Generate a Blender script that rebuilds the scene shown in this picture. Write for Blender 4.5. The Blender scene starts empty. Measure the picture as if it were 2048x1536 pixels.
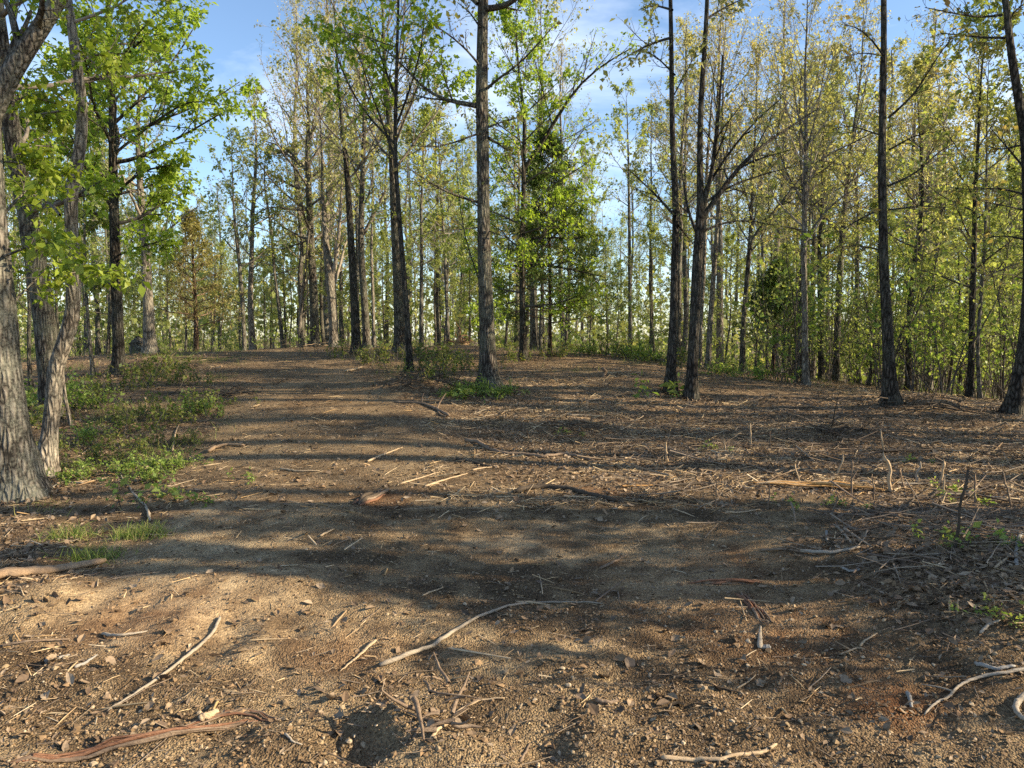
import bpy, math, numpy as np
from mathutils import Vector
R = math.radians
SC = bpy.context.scene
COL = SC.collection

# ------------------------------------------------------------------ camera, sky, sun, exposure
FPX, CX, CY, CAMH = 1479.0, 1024.0, 768.0, 1.60
PITCH = math.atan(92.0 / FPX)                    # looking slightly down
cam_d = bpy.data.cameras.new('camera'); cam = bpy.data.objects.new('camera', cam_d); COL.objects.link(cam)
cam_d.sensor_width = 36.0; cam_d.lens = 36.0 * FPX / 2048.0; cam_d.clip_start = 0.05; cam_d.clip_end = 6000
cam.location = (0, 0, CAMH); cam.rotation_euler = (R(90) - PITCH, 0, 0)
SC.camera = cam

SUN_AZ, SUN_EL = 7.0, 25.0                       # degrees behind the +X axis / above the horizon
a, e = R(SUN_AZ), R(SUN_EL)
SDIR = Vector((math.cos(a) * math.cos(e), -math.sin(a) * math.cos(e), math.sin(e)))
sd = bpy.data.lights.new('sun', 'SUN'); sun = bpy.data.objects.new('sun', sd); COL.objects.link(sun)
sd.energy = 5.0; sd.angle = R(0.55); sd.color = (1.0, 0.82, 0.57)
sun.rotation_euler = SDIR.to_track_quat('Z', 'Y').to_euler(); sun.location = (30, -4, 20)

W = bpy.data.worlds.new('World'); SC.world = W; W.use_nodes = True
nt = W.node_tree; nt.nodes.clear()
def N(tree, typ, **kw):
    n = tree.nodes.new(typ)
    for k, v in kw.items():
        if k.startswith('i_'):
            key = k[2:]; key = int(key) if key.isdigit() else key.replace('_', ' ')
            n.inputs[key].default_value = v
        else: setattr(n, k, v)
    return n
sky = N(nt, 'ShaderNodeTexSky', sky_type='NISHITA', sun_disc=False, sun_elevation=R(SUN_EL), sun_rotation=R(90 + SUN_AZ),
        altitude=200, air_density=1.0, dust_density=0.5, ozone_density=2.6)
tc = N(nt, 'ShaderNodeTexCoord'); mp = N(nt, 'ShaderNodeMapping'); mp.inputs['Scale'].default_value = (1.0, 1.6, 3.2)
mp.inputs['Rotation'].default_value = (0, 0.25, 0.4)
nz = N(nt, 'ShaderNodeTexNoise', i_Scale=2.3, i_Detail=7.0, i_Roughness=0.58, i_Distortion=0.4)
cr = N(nt, 'ShaderNodeValToRGB'); cr.color_ramp.elements[0].position = 0.52; cr.color_ramp.elements[1].position = 0.88
cr.color_ramp.elements[1].color = (0.75, 0.75, 0.75, 1)
mx = N(nt, 'ShaderNodeMix', data_type='RGBA'); mx.inputs['B'].default_value = (7.4, 7.9, 8.8, 1)
bg = N(nt, 'ShaderNodeBackground', i_Strength=0.10); wo = N(nt, 'ShaderNodeOutputWorld')
L = nt.links.new
L(tc.outputs['Generated'], mp.inputs[0]); L(mp.outputs[0], nz.inputs['Vector']); L(nz.outputs[0], cr.inputs[0])
L(cr.outputs[0], mx.inputs[0]); L(sky.outputs[0], mx.inputs['A']); L(mx.outputs['Result'], bg.inputs[0]); L(bg.outputs[0], wo.inputs[0])

vs = SC.view_settings; vs.view_transform = 'Standard'; vs.look = 'None'; vs.exposure = 1.38; vs.gamma = 1.0; vs.use_curve_mapping = False
SC.render.engine = 'CYCLES'
cy = SC.cycles; cy.max_bounces = 4; cy.diffuse_bounces = 2; cy.glossy_bounces = 1; cy.transmission_bounces = 3; cy.transparent_max_bounces = 4
cy.use_denoising = False; cy.caustics_reflective = False; cy.caustics_refractive = False; cy.sample_clamp_indirect = 4.0

# ------------------------------------------------------------------ maths helpers
def nrm(v): return v / np.maximum(np.linalg.norm(v, axis=-1, keepdims=True), 1e-9)
def sstep(a, b, x):
    t = np.clip((np.asarray(x, float) - a) / (b - a), 0, 1); return t * t * (3 - 2 * t)
def _hash(ix, iy, s):
    h = (ix.astype(np.int64) * 374761393 + iy.astype(np.int64) * 668265263 + s * 1442695041) & 0xFFFFFFFF
    h = ((h ^ (h >> 13)) * 1274126177) & 0xFFFFFFFF
    return ((h ^ (h >> 16)) & 0xFFFFFF) / float(0xFFFFFF)
def vn(x, y, s=0):
    x = np.asarray(x, float); y = np.asarray(y, float)
    ix = np.floor(x); iy = np.floor(y); fx = x - ix; fy = y - iy
    u = fx * fx * (3 - 2 * fx); v = fy * fy * (3 - 2 * fy)
    a = _hash(ix, iy, s); b = _hash(ix + 1, iy, s); c = _hash(ix, iy + 1, s); d = _hash(ix + 1, iy + 1, s)
    return (a * (1 - u) + b * u) * (1 - v) + (c * (1 - u) + d * u) * v
def fbm(x, y, s=0, o=4):
    t = 0; am = 1; tot = 0
    for k in range(o):
        t = t + am * vn(x, y, s + k * 17); tot += am; am *= 0.5; x = x * 2.03 + 5.1; y = y * 2.03 + 1.7
    return t / tot
def rays(px, row):
    u = (np.asarray(px, float) - CX) / FPX; v = (CY - np.asarray(row, float)) / FPX
    cp, sp = math.cos(PITCH), math.sin(PITCH)
    return np.stack([u + 0 * v, cp + v * sp + 0 * u, -sp + v * cp + 0 * u], -1)
def at(px, row, d):                               # photo pixel (2048 wide) at depth d metres -> world
    r = rays(px, row); return r * (np.asarray(d, float) / r[..., 1])[..., None] + np.array([0, 0, CAMH])
def to_px(x, y, z):
    cp, sp = math.cos(PITCH), math.sin(PITCH)
    f = y * cp - (z - CAMH) * sp; u = y * sp + (z - CAMH) * cp
    return CX + FPX * x / f, CY - FPX * u / f

# ------------------------------------------------------------------ terrain
def cp_(px, row, d): p = at(px, row, d); return (p[0], p[1], p[2])
CTRL = [(0, 0, 0), (-3, 0, 0), (3, 0, 0), (-6, -6, 0), (6, -6, 0), (0, 4, .02), (-3.2, 4, 0.02), (3.2, 4, .10), (0, 7, .16), (5, 7, .14),
        cp_(40, 990, 7.5), cp_(90, 948, 8.5), cp_(140, 850, 10.5), cp_(630, 850, 10), cp_(235, 748, 16), cp_(300, 706, 20), cp_(818, 747, 15), cp_(980, 778, 13),
        cp_(1047, 718, 18), cp_(712, 706, 20), cp_(500, 700, 27), cp_(640, 692, 28), cp_(900, 700, 25), cp_(1068, 704, 24), cp_(1100, 709, 19), cp_(1250, 708, 22),
        cp_(1340, 782, 13), cp_(1383, 797, 12.5), cp_(1612, 767, 15), cp_(1485, 748, 18), cp_(1408, 737, 19), cp_(1783, 807, 12), cp_(2025, 827, 11.5), cp_(1950, 800, 14),
        cp_(1700, 880, 9.5), cp_(1100, 880, 9.5), cp_(400, 706, 23),
        (-14, 8, 0.0), (-18, 15, .5), (-20, 25, .8), (-10, 34, 1.0), (0, 34, .9), (8, 27, .3), (12, 20, .05), (16, 30, -.8), (0, 46, -.6), (-18, 46, -.2), (20, 46, -2),
        (0, 70, -2.5), (-45, 70, -2.2), (45, 70, -3.5), (0, 110, -4), (-80, 110, -4), (80, 110, -4), (16, 5, -.1), (26, 10, -.7), (30, -10, -.4), (-25, -10, 0), (0, -25, 0), (50, 0, -1.5), (-60, 10, 0)]
CA = np.array(CTRL, float)
def _tps(r2): return 0.5 * r2 * np.log(r2 + 1e-9)
def _solve():
    n = len(CA); d2 = ((CA[:, None, :2] - CA[None, :, :2]) ** 2).sum(-1)
    A = np.zeros((n + 3, n + 3)); A[:n, :n] = _tps(d2) + np.eye(n) * 0.02; A[:n, n] = 1; A[:n, n + 1:] = CA[:, :2]; A[n, :n] = 1; A[n + 1:, :n] = CA[:, :2].T
    return np.linalg.solve(A, np.concatenate([CA[:, 2], np.zeros(3)]))
WT = _solve()
def macro(x, y):
    x = np.asarray(x, float); y = np.asarray(y, float); o = np.zeros(np.broadcast(x, y).shape)
    xc = np.clip(x, -85, 85); yc = np.clip(y, -28, 112)
    for k in range(len(CA)): o = o + WT[k] * _tps((xc - CA[k, 0]) ** 2 + (yc - CA[k, 1]) ** 2)
    o = o + WT[-3] + WT[-2] * xc + WT[-1] * yc
    dist = np.hypot(x, y * 0.9); f = sstep(70, 120, dist)
    far = np.where(y < 0, -1.0, -4.0)
    return o * (1 - f) + far * f
PATH = np.array([[0, 0, 5], [3, 0.0, 4.0], [5, -0.3, 3.0], [7, -1.0, 2.6], [8.5, -1.8, 2.0], [10, -2.7, 1.5], [14, -3.9, 1.2], [18, -5.2, 1.2], [24, -7.4, 1.3], [30, -9.5, 1.2], [40, -12, 1]])
def path_m(x, y):
    c = np.interp(y, PATH[:, 0], PATH[:, 1]); w = np.interp(y, PATH[:, 0], PATH[:, 2])
    n = (fbm(x * 1.3, y * 1.3, 3, 3) - .5) * 1.0
    return 1 - sstep(0.75, 1.15, np.abs(x - c) / w + n * 0.6)
def micro(x, y):
    p = path_m(x, y); near = 1 - sstep(16, 40, np.hypot(x, y))
    m = (fbm(x * 0.9, y * 0.9, 11, 3) - .5) * 0.07
    m = m + (fbm(x * 3.3, y * 3.3, 21, 3) - .5) * (0.05 + 0.05 * (1 - p))
    m = m + (np.abs(fbm(x * 9, y * 9, 31, 3) - .5)) * (0.03 + .025 * (1 - p))
    m = m * (1 - .55 * sstep(5.5, 7.5, y)) + (fbm(x * 6, y * 6, 35, 3) - .5) * .07 * (1 - sstep(3.6, 5.0, y)) 
    return m * near
BUMPS = []                                                           # (x, y, radius, height)
def H(x, y):
    h = macro(x, y) + micro(x, y)
    for bx, by, br, bh in BUMPS: h = h + bh * np.exp(-((x - bx) ** 2 + (y - by) ** 2) / br ** 2)
    return h
def G(px, row):                                                      # photo pixel -> point on the ground
    r = rays(px, row); ds = np.concatenate([np.linspace(1.5, 12, 500), np.linspace(12, 45, 600)])
    P = r[None] * (ds / r[1])[:, None] + np.array([0, 0, CAMH]); below = P[:, 2] < H(P[:, 0], P[:, 1])
    i = int(np.argmax(below)) if below.any() else len(ds) - 1
    return np.array([P[i, 0], P[i, 1], float(H(P[i, 0], P[i, 1]))])
for (px, row, br, bh) in [(775, 1452, .13, .09), (718, 1490, .12, -.10), (560, 1500, .15, .05), (900, 1500, .16, .05), (1080, 1490, .12, -.05), (450, 1185, .5, .07), (1950, 1130, .9, .18), (2040, 1250, .7, .14), (60, 1210, .35, .09), (845, 775, .7, .25), (1690, 868, .5, .12),
                          (640, 1036, .25, .05), (1160, 860, .5, .10), (1450, 930, .5, .08), (1860, 815, .6, .2), (300, 735, 1.2, .2), (1250, 755, 1.4, .12), (1585, 740, 1.0, .2), (920, 700, 1.5, .15)]:
    g = G(px, row); BUMPS.append((g[0], g[1], br, bh))
CLAY = [(G(px, row), r_, k_) for px, row, r_, k_ in [(1850, 1140, .28, .9), (1775, 1405, .2, .7), (1775, 985, .25, .7), (1330, 1180, .5, .3), (1450, 1130, .45, .35), (1540, 1250, .5, .35), (300, 1230, .4, .3), (690, 1310, .3, .2), (1250, 830, 1.0, .35), (760, 1000, .25, .5), (1180, 975, .3, .5)]]
def masks(x, y):
    p = path_m(x, y)
    right = sstep(0.38, .62, (x / np.maximum(y, 1)) + (fbm(x * 1.7, y * 1.7, 41, 3) - .5) * .5) * sstep(3.0, 4.2, y)
    left = sstep(0.55, .68, (-x / np.maximum(y, 1)) + (fbm(x * 2, y * 2, 43, 3) - .5) * .35) * (.25 + .75 * sstep(4.0, 4.7, y))
    back = sstep(6.5, 8.5, y + (fbm(x, y, 44, 3) - .5) * 2.0) * (1 - p)
    rc = sstep(-.10, .12, x / np.maximum(y, 1) + (fbm(x * 1.4, y * 1.4, 46, 3) - .5) * .3) * sstep(6.2, 7.6, y + (fbm(x * 2, y * 2, 47, 3) - .5) * 1.6)
    lit = np.clip(np.maximum.reduce([right, left, back, rc * .9, .55 * sstep(9, 15, y) + 0 * x, .06 + .40 * sstep(5.6, 7.2, y)]), 0, 1)
    clay = 0 * x
    for g, r_, k_ in CLAY: clay = np.maximum(clay, k_ * np.exp(-((x - g[0]) ** 2 + (y - g[1]) ** 2) / r_ ** 2))
    gr = sstep(.46, .66, fbm(x * .8, y * .8, 51, 4))
    green = gr * (sstep(3.2, 4.6, -x) * sstep(6, 7.5, y) * (1 - p) + sstep(12, 18, y) * (1 - p) * .6 + sstep(21, 25, y) * (1 - p) * .6)
    return p, lit, np.clip(clay, 0, 1), np.clip(green, 0, 1)

# ------------------------------------------------------------------ mesh helpers
def mk_mesh(name, V, F, mats, mi=None, smooth=True, attrs=None):
    """V (n,3); F list of int arrays (m,3|4)."""
    me = bpy.data.meshes.new(name); V = np.asarray(V, np.float32)
    if isinstance(F, np.ndarray): F = [F]
    F = [f for f in F if len(f)]
    nl = sum(f.size for f in F); nf = sum(len(f) for f in F)
    me.vertices.add(len(V)); me.vertices.foreach_set('co', V.ravel())
    me.loops.add(nl); me.loops.foreach_set('vertex_index', np.concatenate([f.ravel() for f in F]).astype(np.int32))
    tot = np.concatenate([np.full(len(f), f.shape[1]) for f in F]); st = np.concatenate([[0], np.cumsum(tot)[:-1]])
    me.polygons.add(nf); me.polygons.foreach_set('loop_start', st.astype(np.int32))
    try: me.polygons.foreach_set('loop_total', tot.astype(np.int32))
    except Exception: pass
    for m in mats: me.materials.append(m)
    if mi is not None: me.polygons.foreach_set('material_index', np.asarray(mi, np.int32))
    if attrs:
        for k, v in attrs.items():
            at_ = me.attributes.new(k, 'FLOAT', 'POINT'); at_.data.foreach_set('value', np.asarray(v, np.float32).ravel())
    me.update(calc_edges=True)
    if smooth: me.shade_smooth()
    else: me.shade_flat()
    return me
def obj(name, me, parent=None, loc=(0, 0, 0), rz=0.0):
    o = bpy.data.objects.new(name, me); COL.objects.link(o); o.parent = parent; o.location = loc
    if rz: o.rotation_euler = (0, 0, rz)
    return o
def tag(o, label=None, cat=None, group=None, kind=None):
    if label: o['label'] = label
    if cat: o['category'] = cat
    if group: o['group'] = group
    if kind: o['kind'] = kind
    return o
def tubes(P, Rd, k, cap=False, off=0, rng=None, rough=0.0):
    """P (B,n,3), Rd (B,n) -> verts, quads"""
    P = np.asarray(P, float); Rd = np.asarray(Rd, float); B, n, _ = P.shape
    T = np.empty_like(P); T[:, 1:-1] = P[:, 2:] - P[:, :-2]; T[:, 0] = P[:, 1] - P[:, 0]; T[:, -1] = P[:, -1] - P[:, -2]; T = nrm(T)
    mean = nrm(P[:, -1] - P[:, 0]); ref = np.where(np.abs(mean[:, 2:3]) > .8, np.array([[0.3, 1.0, 0.0]]), np.array([[0, 0, 1.0]]))
    U = nrm(np.cross(T, ref[:, None, :] + 0 * T)); Vv = np.cross(T, U)
    an = np.arange(k) * 2 * math.pi / k; rr = Rd[:, :, None]
    if rng is not None and rough > 0: rr = rr * (1 + rough * rng.standard_normal((B, n, k)))
    V = P[:, :, None, :] + (U[:, :, None, :] * np.cos(an)[None, None, :, None] + Vv[:, :, None, :] * np.sin(an)[None, None, :, None]) * (rr + np.zeros((B, n, k)))[..., None]
    b = (np.arange(B) * n * k)[:, None, None]; i = (np.arange(n - 1) * k)[None, :, None]; j = np.arange(k)[None, None, :]; j2 = (j + 1) % k
    q = np.stack([b + i + j, b + i + j2, b + i + k + j2, b + i + k + j], -1).reshape(-1, 4)
    return V.reshape(-1, 3), q + off
def join(parts):
    Vs, Fs, o = [], [], 0
    for V, F in parts: Vs.append(V); Fs.append(F + o); o += len(V)
    return np.concatenate(Vs), (np.concatenate(Fs) if len({f.shape[1] for f in Fs}) == 1 else Fs)
def resample(pts, n):
    pts = np.asarray(pts, float); s = np.concatenate([[0], np.cumsum(np.linalg.norm(np.diff(pts[:, :3], axis=0), axis=1))])
    t = np.linspace(0, s[-1], n)
    out = np.stack([np.interp(t, s, pts[:, c]) for c in range(pts.shape[1])], 1)
    for _ in range(2): out[1:-1] = .25 * out[:-2] + .5 * out[1:-1] + .25 * out[2:]
    return out

# ------------------------------------------------------------------ materials
def new_mat(name):
    m = bpy.data.materials.new(name); m.use_nodes = True; t = m.node_tree; t.nodes.clear()
    out = t.nodes.new('ShaderNodeOutputMaterial'); return m, t, out
def ramp(t, els, fac=None, mode='LINEAR'):
    n = t.nodes.new('ShaderNodeValToRGB'); r = n.color_ramp; r.interpolation = mode
    while len(r.elements) < len(els): r.elements.new(0.5)
    for e_, (p, c) in zip(r.elements, els): e_.position = p; e_.color = (*c, 1) if len(c) == 3 else c
    if fac is not None: t.links.new(fac, n.inputs[0])
    return n
def mix(t, fac, A, B, mode='MIX'):
    n = t.nodes.new('ShaderNodeMix'); n.data_type = 'RGBA'; n.blend_type = mode
    for s, v in (('Factor', fac), ('A', A), ('B', B)):
        i = n.inputs[0] if s == 'Factor' else n.inputs[s]
        if hasattr(v, 'links'): t.links.new(v, i)
        else: i.default_value = v if s == 'Factor' else ((*v, 1) if len(v) == 3 else v)
    return n.outputs['Result']
def mth(t, op, a, b=0.0):
    n = t.nodes.new('ShaderNodeMath'); n.operation = op
    for i, v in enumerate((a, b)):
        if hasattr(v, 'links'): t.links.new(v, n.inputs[i])
        else: n.inputs[i].default_value = v
    return n.outputs[0]
def coords(t, scale=(1, 1, 1), kind='Object'):
    c = t.nodes.new('ShaderNodeTexCoord'); m = t.nodes.new('ShaderNodeMapping'); m.inputs['Scale'].default_value = scale
    t.links.new(c.outputs[kind], m.inputs[0]); return m.outputs[0]
def noise(t, vec, scale, detail=4.0, rough=.55, dist=0.0):
    n = t.nodes.new('ShaderNodeTexNoise'); n.inputs['Scale'].default_value = scale; n.inputs['Detail'].default_value = detail
    n.inputs['Roughness'].default_value = rough; n.inputs['Distortion'].default_value = dist; t.links.new(vec, n.inputs['Vector']); return n.outputs[0]
def voro(t, vec, scale, feature='F1', out=0):
    n = t.nodes.new('ShaderNodeTexVoronoi'); n.feature = feature; n.inputs['Scale'].default_value = scale; t.links.new(vec, n.inputs['Vector']); return n.outputs[out]
def bump(t, h, strength, dist, normal=None):
    n = t.nodes.new('ShaderNodeBump'); n.inputs['Strength'].default_value = strength; n.inputs['Distance'].default_value = dist
    t.links.new(h, n.inputs['Height'])
    if normal is not None: t.links.new(normal, n.inputs['Normal'])
    return n.outputs[0]
def princ(t, out, col, rough=.85, spec=.25, normal=None):
    p = t.nodes.new('ShaderNodeBsdfPrincipled'); p.inputs['Roughness'].default_value = rough; p.inputs['Specular IOR Level'].default_value = spec
    if hasattr(col, 'links'): t.links.new(col, p.inputs['Base Color'])
    else: p.inputs['Base Color'].default_value = (*col, 1)
    if normal is not None: t.links.new(normal, p.inputs['Normal'])
    if out is not None: t.links.new(p.outputs[0], out.inputs[0])
    return p
LIMBMAT = {}
def mat_bark(name, dark, mid, light, lichen=.35, lich_col=(.26, .28, .20), scale=1.0):
    m, t, out = new_mat(name)
    v = coords(t, (14 * scale, 14 * scale, 3.2 * scale)); v2 = coords(t, (1, 1, 1))
    f = voro(t, v, 1.6, 'DISTANCE_TO_EDGE'); n1 = noise(t, v, 2.2, 3, .6, .0); n2 = noise(t, v2, 2.6, 3); n3 = noise(t, v2, 42, 2)
    rid = mth(t, 'MULTIPLY', mth(t, 'MINIMUM', mth(t, 'MULTIPLY', f, 2.6), 1.0), n1)
    c = ramp(t, [(.06, dark), (.26, mid), (.55, light)], rid).outputs[0]
    l = ramp(t, [(.50 - .12 * lichen, (0, 0, 0)), (.62, (lichen, lichen, lichen))], mth(t, 'ADD', mth(t, 'MULTIPLY', n2, .6), mth(t, 'MULTIPLY', n3, .42))).outputs[0]
    c = mix(t, l, c, lich_col)
    c = mix(t, .5, c, ramp(t, [(.25, (.5, .5, .5)), (.75, (1.3, 1.25, 1.2))], n3).outputs[0], 'MULTIPLY')
    princ(t, out, c, .95, .1, bump(t, rid, 1.0, .03))
    m2, t2, out2 = new_mat(name.replace('bark', 'limb_bark')); n = noise(t2, coords(t2), 9, 1)
    princ(t2, out2, ramp(t2, [(.3, tuple(x * .85 for x in mid)), (.7, light)], n).outputs[0], .95, .1); LIMBMAT[name] = m2; return m
BARK_OAK = mat_bark('bark_oak', (.025, .021, .018), (.095, .082, .068), (.19, .168, .14), .35)
BARK_GREY = mat_bark('bark_grey', (.03, .027, .023), (.125, .11, .092), (.24, .215, .18), .5, (.25, .26, .21))
BARK_PALE = mat_bark('bark_pale', (.06, .052, .043), (.215, .185, .148), (.35, .31, .25), .4, (.34, .34, .28))
BARK_DARK = mat_bark('bark_dark', (.016, .014, .012), (.06, .052, .044), (.125, .112, .096), .3, (.15, .16, .125))
BARK_CEDAR = mat_bark('bark_cedar', (.03, .02, .015), (.11, .072, .05), (.20, .14, .10), .1, scale=.8)
def mat_leaf(name, cols, trans=.5, rough=.5):
    m, t, out = new_mat(name)
    g = t.nodes.new('ShaderNodeNewGeometry')
    k = len(cols) - 1
    c = ramp(t, [(i / k, tuple(x * 1.6 for x in col)) for i, col in enumerate(cols)], g.outputs['Random Per Island']).outputs[0]
    p = princ(t, None, c, rough, .3); tr = t.nodes.new('ShaderNodeBsdfTranslucent')
    c2 = mix(t, 1.0, c, (1.2, 1.2, .68), 'MULTIPLY'); t.links.new(c2, tr.inputs[0])
    ms = t.nodes.new('ShaderNodeMixShader'); ms.inputs[0].default_value = trans
    t.links.new(p.outputs[0], ms.inputs[1]); t.links.new(tr.outputs[0], ms.inputs[2]); t.links.new(ms.outputs[0], out.inputs[0]); return m
LF_MAPLE = mat_leaf('leaf_maple', [(.095, .155, .02), (.155, .225, .026), (.235, .305, .045), (.12, .175, .02)])
LF_GREEN = mat_leaf('leaf_green', [(.115, .15, .045), (.175, .21, .065), (.255, .285, .105), (.15, .175, .05)])
LF_OLIVE = mat_leaf('leaf_olive', [(.145, .155, .05), (.205, .21, .08), (.28, .28, .125), (.18, .175, .065)])
LF_YELLOW = mat_leaf('leaf_yellow', [(.19, .185, .075), (.26, .25, .11), (.34, .325, .175), (.23, .19, .09)])
LF_BRONZE = mat_leaf('leaf_bronze', [(.17, .125, .055), (.24, .205, .075), (.20, .20, .06), (.16, .11, .06)])
LF_HICK = mat_leaf('leaf_hickory', [(.085, .13, .018), (.14, .19, .022), (.20, .25, .035), (.13, .15, .02)])
LF_CEDAR = mat_leaf('leaf_cedar', [(.04, .075, .018), (.06, .10, .022), (.09, .13, .03), (.07, .08, .025)], .25)
LF_CEDARB = mat_leaf('leaf_cedar_bronze', [(.10, .10, .03), (.14, .135, .038), (.17, .15, .05), (.11, .085, .035)], .25)
LF_SHRUB = mat_leaf('leaf_shrub', [(.07, .115, .025), (.12, .18, .04), (.19, .25, .065), (.14, .155, .04)])
LF_LOW = mat_leaf('leaf_low', [(.05, .075, .02), (.09, .12, .03), (.13, .15, .04), (.12, .09, .04)])
LF_GRASS = mat_leaf('leaf_grass', [(.06, .10, .02), (.11, .16, .03), (.18, .2, .06), (.2, .16, .07)], .4)
def mat_isl(name, cols, rough=.85, trans=0, bumpk=0, spec=.2):
    m, t, out = new_mat(name); g = t.nodes.new('ShaderNodeNewGeometry'); k = len(cols) - 1
    c = ramp(t, [(i / k, col) for i, col in enumerate(cols)], g.outputs['Random Per Island']).outputs[0]
    v = coords(t); n = noise(t, v, 60, 4); c = mix(t, .6, c, ramp(t, [(.3, (.6, .6, .6)), (.7, (1.3, 1.3, 1.3))], n).outputs[0], 'MULTIPLY')
    princ(t, out, c, rough, spec, bump(t, n, bumpk, .004) if bumpk else None); return m
M_LITTER = mat_isl('dead_leaves', [(.10, .066, .040), (.185, .128, .080), (.26, .19, .122), (.145, .102, .068), (.31, .24, .165), (.085, .06, .042), (.21, .138, .078)], .7)
M_LITTER2 = mat_isl('dead_leaves_pale', [(.10, .07, .044), (.20, .146, .096), (.29, .22, .148), (.14, .098, .064), (.36, .28, .195), (.08, .056, .038)], .7)
M_GRAVEL = mat_isl('gravel_stone', [(.22, .155, .088), (.29, .215, .125), (.17, .12, .07), (.35, .27, .17), (.26, .175, .09), (.42, .34, .235), (.20, .14, .08)], .9, bumpk=.4)
M_CLOD = mat_isl('soil_crumb', [(.12, .08, .045), (.20, .135, .075), (.27, .18, .10), (.09, .06, .04)], .95)
M_STRAW = mat_isl('splinter_wood', [(.44, .32, .18), (.54, .42, .25), (.33, .23, .13), (.60, .49, .33), (.24, .16, .09), (.42, .28, .13)], .8)
M_TWIG = mat_isl('twig_wood', [(.10, .075, .055), (.18, .135, .10), (.27, .22, .165), (.13, .09, .06), (.35, .28, .20)], .85)
def mat_wood(name, cols, scale=(6, 6, 60), rough=.8):
    m, t, out = new_mat(name); v = coords(t, (9, 40, 40)); v2 = coords(t)
    n = noise(t, v, 3.0, 5, .6, .3); n2 = noise(t, v2, 14, 4)
    k = len(cols) - 1
    c = ramp(t, [(.22 + .56 * i / k, col) for i, col in enumerate(cols)], mth(t, 'ADD', mth(t, 'MULTIPLY', n, .6), mth(t, 'MULTIPLY', n2, .4))).outputs[0]
    princ(t, out, c, rough, .2, bump(t, n, .8, .008)); return m
W_PALE = mat_wood('wood_pale', [(.20, .14, .085), (.40, .30, .19), (.55, .43, .28)])
W_ORANGE = mat_wood('wood_orange', [(.24, .12, .04), (.46, .25, .085), (.58, .38, .17)])
W_RED = mat_wood('wood_red', [(.07, .035, .022), (.19, .095, .055), (.30, .18, .11)])
W_TAN = mat_wood('wood_tan', [(.13, .085, .05), (.30, .205, .125), (.43, .31, .19)])
W_DRIFT = mat_wood('wood_drift', [(.15, .125, .092), (.28, .237, .18), (.41, .35, .27)])
W_BROWN = mat_wood('wood_brown', [(.06, .042, .028), (.18, .13, .09), (.32, .25, .175)])
W_DARK = mat_wood('wood_dark', [(.02, .016, .012), (.065, .05, .036), (.14, .11, .08)])
W_WHITE = mat_wood('wood_white', [(.17, .14, .10), (.31, .265, .205), (.43, .38, .31)])
W_GREY = mat_wood('wood_grey', [(.12, .11, .10), (.26, .245, .22), (.38, .36, .33)])

def mat_ground():
    m, t, out = new_mat('soil_and_litter'); v = coords(t)
    A = {}
    for k in ('tone', 'litter', 'clay', 'green', 'patch', 'smooth'):
        n = t.nodes.new('ShaderNodeAttribute'); n.attribute_name = k; A[k] = n.outputs['Fac']
    n3 = noise(t, v, 46, 4, .7)
    vn_ = t.nodes.new('ShaderNodeTexVoronoi'); vn_.inputs['Scale'].default_value = 105; t.links.new(v, vn_.inputs['Vector']); vgd, vg = vn_.outputs[0], vn_.outputs[1]
    soil = ramp(t, [(.30, (.060, .043, .027)), (.43, (.145, .104, .062)), (.54, (.285, .216, .13)), (.69, (.47, .38, .24))],
                mth(t, 'ADD', mth(t, 'MULTIPLY', A['tone'], .70), mth(t, 'MULTIPLY', n3, .30))).outputs[0]
    soil = mix(t, .75, soil, ramp(t, [(0, (.42, .42, .42)), (.5, (1, .96, .92)), (1, (1.65, 1.55, 1.4))], vg).outputs[0], 'MULTIPLY')
    clayc = ramp(t, [(.3, (.17, .062, .022)), (.7, (.32, .14, .055))], n3).outputs[0]
    soil = mix(t, mth(t, 'MULTIPLY', A['clay'], .85), soil, clayc)
    vv = coords(t, (1.0, 1.5, 1.0)); vl = voro(t, vv, 26, 'F1', 1)
    lit = ramp(t, [(0, (.05, .035, .022)), (.3, (.13, .09, .055)), (.6, (.225, .16, .098)), (.85, (.33, .25, .155)), (1, (.16, .105, .058))], vl).outputs[0]
    lit = mix(t, .7, lit, ramp(t, [(.3, (.4, .4, .4)), (.7, (1.5, 1.45, 1.4))], n3).outputs[0], 'MULTIPLY')
    lf = ramp(t, [(.35, (0, 0, 0)), (.62, (1, 1, 1))], mth(t, 'ADD', mth(t, 'MULTIPLY', A['litter'], .72), mth(t, 'MULTIPLY', A['patch'], .28))).outputs[0]
    c = mix(t, lf, soil, lit)
    gc = ramp(t, [(.3, (.05, .07, .022)), (.7, (.13, .15, .045))], n3).outputs[0]
    gf = mth(t, 'MULTIPLY', A['green'], ramp(t, [(.42, (0, 0, 0)), (.6, (1, 1, 1))], A['patch']).outputs[0])
    c = mix(t, mth(t, 'MULTIPLY', gf, .8), c, gc)
    rg_ = ramp(t, [(.40, (1, 1, 1)), (.62, (.22, .22, .22))], A['smooth']).outputs[0]
    hh = mth(t, 'MULTIPLY', mth(t, 'ADD', mth(t, 'MULTIPLY', n3, 1.1), mth(t, 'MULTIPLY', vgd, -.7)), rg_)
    princ(t, out, c, .95, .12, bump(t, hh, 1.0, .026)); return m
M_GROUND = mat_ground()

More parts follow.
